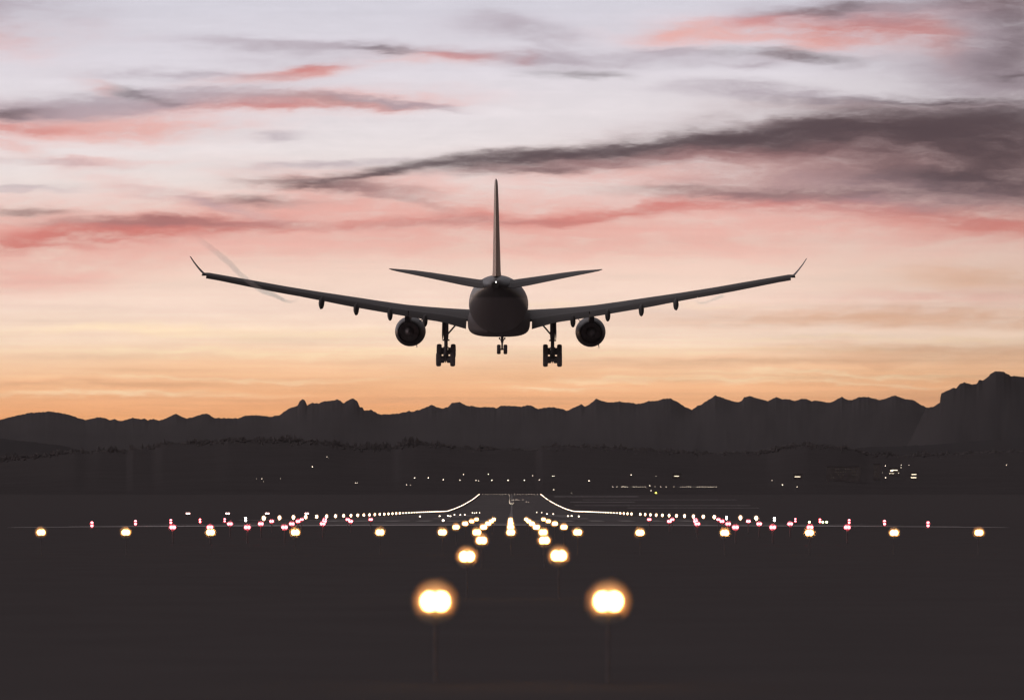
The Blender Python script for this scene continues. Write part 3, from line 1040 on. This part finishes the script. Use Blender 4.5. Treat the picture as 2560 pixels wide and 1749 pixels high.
    g.build('gear_door', MT['fuselage'], gear)
    for yy, zz in ((1.0, zax + .40), (-1.0, zax - .41)):
        for q in (-1, 1):
            g = Geo()
            cx = sx + q * .70
            g.lathe([(-.16, .30), (-.235, .40), (-.25, .56), (-.215, .645), (-.12, .695), (0, .705), (.12, .695), (.215, .645), (.25, .56), (.235, .40), (.16, .30)], 'x', (cx, yy, zz), 32)
            g.build('wheel', MT['rubber'], gear)

# nose landing gear
g = Geo()
g.tube([(.02, 25.6, -2.3), (.02, 25.4, -4.05)], [.17, .15], 12)
g.tube([(.02, 25.4, -4.0), (.02, 25.3, -4.79)], [.10, .10], 12)
g.tube([(.02, 25.42, -3.7), (.02, 25.42, -3.85)], [.22, .22], 10)
g.tube([(-.36, 25.3, -4.79), (.40, 25.3, -4.79)], .08, 10)
g.tube([(.02, 25.2, -4.1), (.02, 24.9, -4.4), (.02, 25.2, -4.7)], [.05, .06, .05], 6)
g.tube([(.02, 25.4, -3.6), (.02, 27.2, -2.5)], .07, 6)
g.box((-.26, 25.3, -3.62), (.16, .16, .22), .03)
g.box((.30, 25.3, -3.62), (.16, .16, .22), .03)
ng = g.build('nose_landing_gear', MT['metal'], jet)
for q in (-1, 1):
    g = Geo()
    g.lathe([(-.12, .22), (-.19, .30), (-.205, .42), (-.17, .485), (-.08, .52), (.08, .52), (.17, .485), (.205, .42), (.19, .30), (.12, .22)], 'x', (.02 + q * .355, 25.3, -4.79), 28)
    g.build('wheel', MT['rubber'], ng)
    g = Geo()
    g.loft([[(q * .42, 24.6, -2.6), (q * .46, 24.6, -2.6), (q * .46, 27.2, -2.55), (q * .42, 27.2, -2.55)], [(q * .55, 24.7, -3.25), (q * .58, 24.7, -3.25), (q * .58, 27.0, -3.2), (q * .55, 27.0, -3.2)]])
    g.build('gear_door', MT['fuselage'], ng)

# fin and rudder
g = Geo()
rs, rr = [], []
for z, yl, yt_, th in ((1.9, -14.6, -28.4, 1.05), (2.6, -17.2, -28.5, .86), (3.1, -18.6, -28.6, .74), (5.0, -20.6, -28.9, .66), (7.5, -23.2, -29.6, .53), (9.5, -25.3, -30.2, .42), (10.8, -26.7, -30.6, .33), (11.2, -27.3, -30.7, .25), (11.35, -28.0, -30.75, .12)):
    hinge = yl + (yt_ - yl) * .68
    c = hinge - yl
    rs.append([(0, yl, z)] + [(-th * w / 2, yl + c * a, z) for a, w in ((.05, .4), (.2, .8), (.5, 1.0), (.8, .93), (1.0, .82))] + [(th * w / 2, yl + c * a, z) for a, w in ((1.0, .82), (.8, .93), (.5, 1.0), (.2, .8), (.05, .4))])
    c2 = yt_ - (hinge - .03)
    if z > 2.2:
        rr.append([(-th * w / 2 - c2 * a * .012, hinge - .03 + c2 * a, z) for a, w in ((0, .80), (.5, .45), (1, .05))] + [(th * w / 2 - c2 * a * .012, hinge - .03 + c2 * a, z) for a, w in ((1, .05), (.5, .45), (0, .80))])
fin = g.loft(rs).build('tail_fin', MT['fin'], jet)
Geo().loft(rr).build('rudder', MT['fin'], fin)

# horizontal stabilisers
HT = [(973, 670.5), (1049, 676.4), (1128.7, 688.5), (1198.7, 698.7)]
HBt = [(973, 672), (985.4, 676.4), (1033, 686), (1096.8, 699.3), (1192, 720)]
for sgn in (-1, 1):
    rs, re = [], []
    for x in (.6, 1.6, 3, 4.5, 6, 7.5, 8.8, 9.4, 9.68):
        k = x / 9.68
        le, te = -20.5 - 6.7 * k, -28.0 - 1.9 * k
        if x > 9.2:
            le -= (x - 9.2) * 2.2
        pt = 1280 + (-x + AX0 + le * math.sin(YAW)) / (AD + le) * F
        zt = loc(0, lerp(HT, pt), le - 1)[1] - x * math.tan(ROLL)
        zb = loc(0, lerp(HBt, pt), te)[1] - x * math.tan(ROLL)
        c, t = le - te, max(zt - zb, .05)
        zte = zb + .03
        hk = .72
        hz = zt + (zte - zt) * .62
        rs.append([(sgn * x, le - a * c, z) for a, z in ((0, zt - .3 * t), (.06, zt - .08 * t), (.2, zt), (.4, zt - .12 * t), (hk, hz + .12 * t), (hk, hz - .16 * t), (.4, zt - .55 * t), (.2, zt - .52 * t), (.06, zt - .45 * t))])
        re.append([(sgn * x, le - a * c, z) for a, z in ((hk + .01, hz + .11 * t), (1.0, zte + .02), (1.0, zte - .03), (hk + .01, hz - .15 * t))])
    st = Geo().loft(rs).build('horizontal_stabilizer', MT['wing'], jet)
    Geo().loft(re).build('elevator', MT['wing'], st)

# ------------------------------------------------------------------ vapour trails off the flap ends
def trail(name, pts, label, dens, col):
    m = scatter_mat(name + '_mist', col, dens, along=(225.0, 336.0, dens * .05, dens))
    fine, rad = [], []
    n = len(pts)
    for k in range(n - 1):
        p0, p1, p2, p3 = (pts[max(k - 1, 0)], pts[k], pts[k + 1], pts[min(k + 2, n - 1)])
        for j in range(8):
            t = j / 8
            q = [0.5 * (2 * b + (c - a) * t + (2 * a - 5 * b + 4 * c - d) * t * t + (3 * b - a - 3 * c + d) * t ** 3) for a, b, c, d in zip(p0, p1, p2, p3)]
            fine.append(at(q[0], q[1], q[2]))
            wob = 1 + .22 * mnoise.noise(Vector((len(fine) * .45, q[0] * .01, 0)))
            rad.append(q[3] * wob)
    g_ = Geo()
    g_.tube(fine, rad, 12)
    return tag(g_.build(name, m), label, 'vapour trail', 'vapour trails behind the flaps')


trail('vapour_trail', [(754, 741, 335.5, .06), (745, 747, 334.8, .09), (735, 753, 333, .12), (724, 754.5, 330.5, .15), (712, 751, 327, .17), (700, 745, 321, .20), (680, 735, 312, .25), (654, 726, 302, .26), (625, 705, 290, .25), (595, 680, 277, .24),
                       (572, 656, 265, .25), (552, 640, 256, .26), (525, 618, 244, .24), (505, 603, 235, .22), (487, 588, 228, .18), (474, 574, 221, .13), (466, 566, 217, .07), (460, 560, 214, .04)],
      'thin twisted vapour trail curling off the left wing', 0.14, (1.0, 0.80, 0.72))
trail('vapour_trail', [(1741, 748, 336, .07), (1743, 753, 335, .10), (1748, 757, 334, .13), (1762, 756, 331, .14), (1785, 748, 325, .16), (1810, 738, 318, .2)],
      'short faint vapour wisp under the right wing', 0.15, (1.0, 0.70, 0.62))

# ------------------------------------------------------------------ airfield lamps
ORD = ['nearest', 'second', 'third', 'fourth', 'fifth', 'sixth', 'seventh', 'eighth', 'ninth', 'tenth', 'eleventh', 'twelfth', 'thirteenth', 'fourteenth', 'fifteenth', 'sixteenth', 'seventeenth', 'eighteenth', 'nineteenth', 'twentieth',
       'twenty-first', 'twenty-second', 'twenty-third', 'twenty-fourth', 'twenty-fifth', 'twenty-sixth', 'twenty-seventh', 'twenty-eighth', 'twenty-ninth', 'thirtieth']


def proto_approach():
    r = empty('approach_light')
    tag(r, 'x', 'light', 'warm approach lights in the grass')
    g = Geo()
    g.tube([(0, .13, -.87), (0, .13, -.06)], [.013, .012], 8)
    g.tube([(0, .13, -.89), (0, .13, -.86)], [.10, .10], 12)
    g.build('post', MT['post'], r)
    g = Geo()
    for q in (-1, 1):
        g.lathe([(.0, .100), (.05, .105), (.14, .09), (.2, .05)], 'y', (q * .056, .01, 0), 20)
    g.box((0, .05, -.112), (.22, .22, .012))
    g.build('lamp_housing', MT['post'], r)
    for q in (-1, 1):
        Geo().ball((q * .053, -.005, 0), (.080, .03, .090), 18, 10).build('lens', MT['warm'], r)
    Geo().ball((0, -.02, 0), (.245, .245, .24), 24, 16).build('glow_halo', MT['halo_warm'], r)  # added scattering ball imitating lamp glare, no part of the fixture
    return r


A0 = proto_approach()
used = [False]


def put(proto, flag, loc_, label, group=None):
    if not flag[0]:
        flag[0] = True
        proto.location = loc_
        proto['label'] = label
        if group:
            proto['group'] = group
        return proto
    return dup(proto, loc_, label, group)


AXI = 1275.0


def axis_x(D):
    return (AXI - 1280) / F * D


ZL = EYE - 0.88
for i, (D, xl, xr, yl_, yr_) in enumerate(((32, 1088, 1521, 1502, 1502), (62, 1167.5, 1397, 1390, 1388), (93, 1204, 1361, 1350, 1350))):
    for side_, px, py in (('left', xl, yl_), ('right', xr, yr_)):
        put(A0, used, at(px, py, D), '%s lamp to the camera of the big warm double lamps %s of the axis' % (('nearest', 'second nearest', 'third nearest')[i], side_))
for i, D in enumerate((118, 148, 178, 208, 238)):
    for name_, x in (('outer left', -2.33), ('inner left', -1.14), ('middle', 0.03), ('inner right', 1.14), ('outer right', 2.33)):
        put(A0, used, (axis_x(D) + x, D, ZL + .0), '%s warm approach lamp of the %s column leading to the runway' % (('nearest', 'second', 'middle', 'fourth', 'farthest')[i], name_))
for s, nm in ((-1, 'left'), (1, 'right')):
    for i in range(5):
        x = s * (4.48 + 2.92 * i)
        put(A0, used, (axis_x(118) + x, 118, ZL + (0 if s < 0 else -.015)), 'warm lamp of the wide crossbar, %s lamp to the %s of the central cluster' % (ORD[i] if i else 'first', nm))

# red side row lamps
r = empty('side_row_light')
tag(r, 'x', 'light', 'red side row lights')
g = Geo()
g.tube([(0, .03, -.70), (0, .03, -.10)], [.03, .03], 8)
g.lathe([(.03, .0), (.03, .135), (.05, .135), (.05, .0)], 'y', (0, 0, 0), 20, caps=False)
g.build('post', MT['post'], r)
for q in (-1, 1):
    Geo().ball((q * .066, -.01, 0), (.062, .04, .066), 14, 8).build('lens', MT['red'], r)
Geo().ball((0, -.02, 0), (.20, .16, .20), 20, 12).build('glow_halo', MT['halo_red'], r)  # red glare halo, added round the two lenses
RED0, rused = r, [False]
for i, D in enumerate((147, 177, 208, 238)):
    for s, nm in ((-1, 'left'), (1, 'right')):
        for k in range(4):
            put(RED0, rused, (axis_x(D) + s * (9.68 + 1.6 * k), D, ZL + .0), '%s red double lamp out from the axis, %s row, %s side' % (('first', 'second', 'third', 'fourth')[k], ('nearest', 'second nearest', 'third nearest', 'farthest')[i], nm))

# red edge lamps before the threshold: two lamps one above the other
r = empty('runway_edge_light')
tag(r, 'x', 'light', 'red runway edge lights before the threshold')
g = Geo()
g.tube([(0, .02, -.32), (0, .02, .22)], [.03, .03], 8)
g.tube([(0, .02, -.34), (0, .02, -.30)], [.14, .12], 10)
g.build('post', MT['post'], r)
for z in (-.12, .13):
    Geo().ball((0, -.02, z), (.10, .08, .085 if z < 0 else .065), 14, 8).build('lens', MT['red'], r)
Geo().ball((0, -.02, -.02), (.20, .16, .28), 18, 12).build('glow_halo', MT['halo_red'], r)  # added glare volume enclosing both red lenses
E0, eused = r, [False]
r = empty('runway_edge_light')
tag(r, 'x', 'light', 'pale double edge lights')
g = Geo()
g.tube([(0, .02, -.32), (0, .02, .22)], [.03, .03], 8)
g.tube([(0, .02, -.34), (0, .02, -.30)], [.14, .12], 10)
g.build('post', MT['post'], r)
for z in (-.12, .16):
    Geo().ball((0, -.02, z), (.14, .09, .13 if z < 0 else .09), 14, 8).build('lens', MT['pale'], r)
W0, wused = r, [False]
for s, nm in ((-1, 'left'), (1, 'right')):
    for i, D in enumerate((258, 288, 318, 348, 378)):
        put(E0, eused, (axis_x(D) + s * 31.5, D, gz(D) + .34), 'red two-lens lamp, %s from the outer end of the %s edge row' % (('first', 'second', 'third', 'fourth', 'fifth')[i], nm))
    put(W0, wused, (axis_x(408) + s * 31.5, 408, gz(408) + .36), 'small pale lamp with two lenses between red and warm edge lamps on the %s' % nm)
put(W0, wused, (axis_x(498) + 31.5, 498, gz(498) + .36), 'small pale double lamp filling the third place of the right warm edge row')

# warm white runway edge lamps
r = empty('runway_edge_light')
tag(r, 'x', 'light', 'warm runway edge lights')
g = Geo()
g.tube([(0, .02, -.45), (0, .02, -.1)], [.05, .05], 8)
g.tube([(0, .02, -.46), (0, .02, -.42)], [.2, .18], 10)
g.build('post', MT['post'], r)
Geo().ball((0, 0, 0), (.19, .18, .28), 18, 12).build('lens', MT['edge'], r)
Geo().ball((0, 0, 0), (.42, .38, .50), 18, 12).build('glow_halo', MT['halo_edge'], r)  # glare round the edge lamp, added as a scattering volume
G0, gused = r, [False]
gf_ = Geo()
gf_.ball((0, 0, 0), (.15, .13, .17), 10, 8)
G1 = gf_.build('runway_edge_light', MT['edge_far'])
tag(G1, 'x', 'light', 'warm runway edge lights')
g1used = [False]
for s, nm in ((-1, 'left'), (1, 'right')):
    for i in range(104):
        D = 438 + 30 * i
        if s > 0 and (D in (498, 858) or 3060 < D < 3135 or 2735 < D < 2830):
            continue
        p = (axis_x(D) + s * 31.5, D, gz(D) + LAMP_H)
        if D < 1000:
            put(G0, gused, p, 'warm runway edge lamp, %s from the outer end of the %s warm row' % ('first' if i == 0 else ORD[i], nm))
        elif D < 1320:
            put(G1, g1used, p, 'small warm runway edge lamp, %s from the outer end of the %s warm row' % (ORD[i], nm))
        else:
            put(G1, g1used, p, 'runway edge lamp merging into the bright line on the far %s side of the runway' % nm)

# approach path indicator left of the runway
r = empty('glide_slope_light')
tag(r, 'x', 'light', 'pale red double lights beyond the left edge row')
g = Geo()
g.tube([(-.4, .1, -.35), (-.4, .1, -.08)], .04, 6)
g.tube([(.4, .1, -.35), (.4, .1, -.08)], .04, 6)
g.box((0, .25, .02), (1.15, .5, .34), .04)
g.build('housing', MT['post'], r)
for q in (-1, 1):
    Geo().ball((q * .24, -.02, 0), (.22, .05, .16), 14, 8).build('lens', bpy.data.materials.get('papi_lamp') or emit('papi_lamp', (1.0, .55, .5), 8.0), r)
P0, pused = r, [False]
for i, px in enumerate((470, 569, 668, 767)):
    p = at(px, 1282.7, 780)
    put(P0, pused, p, '%s of four pinkish double lamps floating above the left edge row' % ('leftmost', 'second from left', 'third from left', 'rightmost')[i])

# small flush lamps and runway end lamps
def small_lamp(name, mat_, rad, label, group):
    g_ = Geo()
    g_.ball((0, 0, 0), (rad, rad, rad * .8), 10, 6)
    g_.tube([(0, 0, -rad * 1.6), (0, 0, -rad * .5)], rad * .35, 6)
    ob = mesh(name, g_.v, g_.f, None, mats=[mat_, MT['post']], fmat=[0] * (len(g_.f) - 8) + [1] * 8)
    return tag(ob, label, 'light', group)


S0, sused = small_lamp('runway_lamp', MT['small'], .14, 'x', 'small lamps in the runway surface'), [False]
k = 0
for px, py in ((1050, 1290), (1099, 1289.5), (1108, 1300.5), (1136, 1286), (1151, 1286.5), (1162, 1286), (1181, 1281), (1186, 1282), (1191, 1281), (1199, 1281), (1342, 1280), (1354.5, 1280.5), (1367.5, 1284), (1383, 1284), (1420, 1289.5), (1429, 1289), (1447, 1290), (1120, 1289), (1126, 1289.5)):
    D = ground_D(py, .14)
    p = at(px, py, D)
    side_ = 'left' if px < 1275 else 'right'
    put(S0, sused, (p.x, D, gz(D) + .16), 'tiny warm lamp low on the dark field beyond the %s warm columns' % side_)
X0, xused = small_lamp('runway_end_light', MT['small'], .12, 'x', 'runway end lights'), [False]
for i in range(20):
    put(X0, xused, (axis_x(3545) - 28.6 + 3.0 * i, 3545, gz(3545) + .5), 'tiny pale lamp in the level row across the far end of the runway')
C0, cused = small_lamp('runway_lamp', MT['small'], .11, 'x', 'centre line lamps far up the runway'), [False]
for D in (2500, 2560, 2640, 2740, 2860, 3000, 3150, 3300):
    put(C0, cused, (axis_x(D) - .3, D, gz(D) + .3), 'tiny lamp in the upright line near the far end of the runway')
for px, py in ((1280, 1249.5), (1284, 1249), (1288, 1249), (1292, 1248.7), (1297, 1248.5), (1307, 1248), (1278, 1257.5), (1281, 1259), (1276, 1258.5), (1283, 1256), (1316, 1254), (1321, 1254.5)):
    D = min(3400, next(d for d in range(1800, 3500, 4) if HORIZON - (gz(d) + .3 - EYE) / d * F <= py))
    p = at(px, py, D)
    put(C0, cused, (p.x, D, gz(D) + .3), 'tiny lamp in the small cluster right of the far runway centre')
Y0, yused = small_lamp('taxiway_lamp', MT['green'], .12, 'x', 'yellow green lamps'), [False]
for px, lb in ((2057, 'left one of two yellow-green lamps beside the right red edge row'), (2066.5, 'right one of two yellow-green lamps beside the right red edge row'), (2023.5, 'small lamp left of the yellow-green pair on the right')):
    p = at(px, 1303, 345)
    put(Y0, yused, (p.x, 345, gz(345) + .2), lb)

# ------------------------------------------------------------------ far lamps and buildings on the hillside
def far_lamp(mat_, rad):
    g_ = Geo()
    g_.ball((0, 0, 0), (rad, rad, rad * .75), 8, 6)
    nb = len(g_.f)
    g_.tube([(0, 0, -6.0), (0, 0, -rad * .6)], [.12, .08], 5)
    return tag(mesh('street_lamp', g_.v, g_.f, None, mats=[mat_, MT['post']], fmat=[0] * nb + [1] * (len(g_.f) - nb)), 'x', 'street lamp', 'lamps on the dark hillside')


FL = [(654.5, 1197, .5), (701, 1197, .5), (780.7, 1166.6, .8), (889, 1206.8, .5), (893, 1207, .45), (1015.7, 1212, .45), (1026, 1213, .35), (1036.7, 1194.6, .7), (1070.8, 1194.6, .75), (1108, 1199, .6), (1149.7, 1200, .6),
      (1158.7, 1186, .55), (1189.7, 1200.7, .6), (1196.5, 1202, .4), (1221, 1185.6, .65), (1229.5, 1200.7, .75), (1269.9, 1200.7, .8), (1310.8, 1200.4, .7), (1332, 1189, .55), (1348.5, 1200, .7), (1382, 1190, .5), (1385, 1190, .5),
      (1472.6, 1202, .75), (1577.7, 1187, .7), (1384.6, 1224, .5), (1429, 1233, .3), (1628, 1226.9, .5), (1723.8, 1238, .4), (1624.4, 1214, .5), (1956, 1212, .7), (1930, 1201, .4), (2188, 1171, .45), (2192, 1171, .45), (2194, 1164, .4),
      (2213.8, 1164.6, .65), (2206.7, 1182, .6), (2253, 1163, .5), (2253, 1169, .5), (2272, 1163, .4), (2213.8, 1194, .6), (2271, 1186, .45), (2192, 1182.5, .4), (2515, 1157, 1.5), (2516, 1162, .7), (640, 1197, .3), (817, 1142, .4), (820, 1142.5, .4),
      (1640, 1190, .25), (660, 1203, .25), (1993, 1217, .5)]
fproto = {}
hor = ['left', 'middle', 'right']
seen = {}
for px, py, rad in FL:
    m = MT['small']
    key = 'a'
    q = on_hill(px, py)
    zone = 'far left' if px < 800 else 'left of the runway end' if px < 1180 else 'above the runway end' if px < 1370 else 'right of the runway end' if px < 1800 else 'among the dark buildings on the right' if px < 2400 else 'alone at the far right'
    lab = {'far left': 'dim lone lamp on the dark hillside far left of the runway end', 'left of the runway end': 'pale lamp on the dark hillside left of the runway end', 'above the runway end': 'pale lamp on the dark hillside straight above the runway end',
           'right of the runway end': 'pale lamp on the dark hillside right of the runway end', 'among the dark buildings on the right': 'small lamp among the dark hillside buildings on the right', 'alone at the far right': 'bright warm lamp high on the hillside at the far right'}[zone]
    if 'a' not in fproto:
        fproto['a'] = far_lamp(MT['small'], 1.0)
        o = fproto['a']
        o.location = q + Vector((0, 0, .4))
    else:
        o = dup(fproto['a'], q + Vector((0, 0, .4)))
    o.scale = (rad * .62,) * 3
    o['label'] = lab
# the dotted level row right of the runway
row = [935, 970] + [1012 + i * 10.5 for i in range(5)] + [1105 + i * 15 for i in range(8)] + [1290, 1335, 1378, 1445] + [1500 + 16 * i for i in range(6)] + [1628 + 13.2 * i for i in range(14)]
T0, tused = small_lamp('apron_lamp', MT['small'], .19, 'x', 'level row of apron lamps'), [False]
for zx in row:
    px = 1250 + zx * .3012
    q = on_hill(px, 1218)
    put(T0, tused, q + Vector((0, 0, .8)), 'tiny lamp in the level dotted row right of the runway end')
q = on_hill(1640, 1233)
o = tag(small_lamp('apron_lamp', MT['yellow'], .9, 'yellow lamp below the level dotted row right of the runway', None), 'yellow lamp below the level dotted row right of the runway', 'light')
o.location = q + Vector((0, 0, .7))


def building(px0, px1, py_top, py_base, label, lit, name='building', gable=False):
    """a dark far building with lit openings given as (px, py, width px, height px, material)"""
    a = on_hill((px0 + px1) / 2, py_base)
    D = a.y
    k = D / F
    w, h, d = (px1 - px0) * k, (py_base - py_top) * k, max(9.0, (px1 - px0) * k * .45)
    r_ = empty(name, a)
    r_.rotation_euler = (0, 0, -math.atan2(a.x, a.y))
    tag(r_, label, 'building', 'buildings on the dark hillside')
    g_ = Geo()
    g_.box((0, d / 2, h / 2 - 1.5), (w, d, h + 3))
    g_.build('wall', MT['wall'], r_, False)
    g_ = Geo()
    if gable:
        g_.add([(-w / 2 - .4, -.4, h), (w / 2 + .4, -.4, h), (w / 2 + .4, d + .4, h), (-w / 2 - .4, d + .4, h), (-w / 2 - .4, d / 2, h + d * .25), (w / 2 + .4, d / 2, h + d * .25)],
               [(0, 1, 5, 4), (2, 3, 4, 5), (0, 4, 3), (1, 2, 5), (3, 2, 1, 0)])
    else:
        g_.box((0, d / 2, h + .22), (w + .6, d + .6, .4))
    g_.build('roof', MT['roof'], r_, False)
    for px, py, ww, hh, mt in lit:
        c = at(px, py, D)
        g_ = Geo()
        g_.box((c.x - a.x, -.05, c.z - a.z), (ww * k, .1, hh * k))
        g_.build('window', MT[mt], r_, False)
    return r_


rnd = random.Random(5)
building(1680, 1704, 1184, 1196, 'low dark hangar with one short lit strip right of the runway end', [(1691.6, 1189.5, 12, 1.0, 'window')], 'hangar')
building(1983, 2006, 1185, 1199, 'low dark building with one bright lit strip left of the office block', [(1993.7, 1191, 13.5, 1.3, 'window')])
building(2066, 2150, 1166, 1204, 'wide dark office block with faint dim windows', [(2072 + 6.0 * i, 1172 + 7 * j, 1.3, 1.6, 'dimwin') for i in range(13) for j in range(4) if rnd.random() < .5])
building(2183, 2202, 1160, 1200, 'narrow dark tower with a few dim windows', [(2188, 1168 + 7 * j, 1.3, 1.5, 'dimwin') for j in range(4)] + [(2195, 1168 + 7 * j, 1.3, 1.5, 'dimwin') for j in (0, 2, 3)])
building(2222, 2250, 1170, 1192, 'dark building with a bright lit canopy strip above small windows', [(2236.5, 1174.6, 15, 1.3, 'window'), (2229.5, 1176, 7, 3.0, 'window')] + [(2224 + 3.2 * i, 1182.4 + rnd.uniform(-.6, .8), 1.3, 1.4, 'window' if rnd.random() < .5 else 'dimwin') for i in range(8)])
building(2274, 2296, 1181, 1199, 'dark building with two bright lit floors one above the other', [(2284.8, 1185.2, 12, 1.3, 'window'), (2284, 1193.2, 13.5, 1.5, 'window')])

# ------------------------------------------------------------------ evening air
hz = bpy.data.materials.new('haze_air')
hz.use_nodes = True
hz.node_tree.nodes.clear()
pv = hz.node_tree.nodes.new('ShaderNodeVolumePrincipled')
pv.inputs['Color'].default_value = (0.92, 0.86, 0.88, 1)
pv.inputs['Density'].default_value = 4.5e-6
ho = hz.node_tree.nodes.new('ShaderNodeOutputMaterial')
hz.node_tree.links.new(pv.outputs[0], ho.inputs['Volume'])
g = Geo()
g.box((0, 18500, 999), (30000, 45000, 2004))
tag(g.build('haze', hz, smooth_=False), kind='stuff')
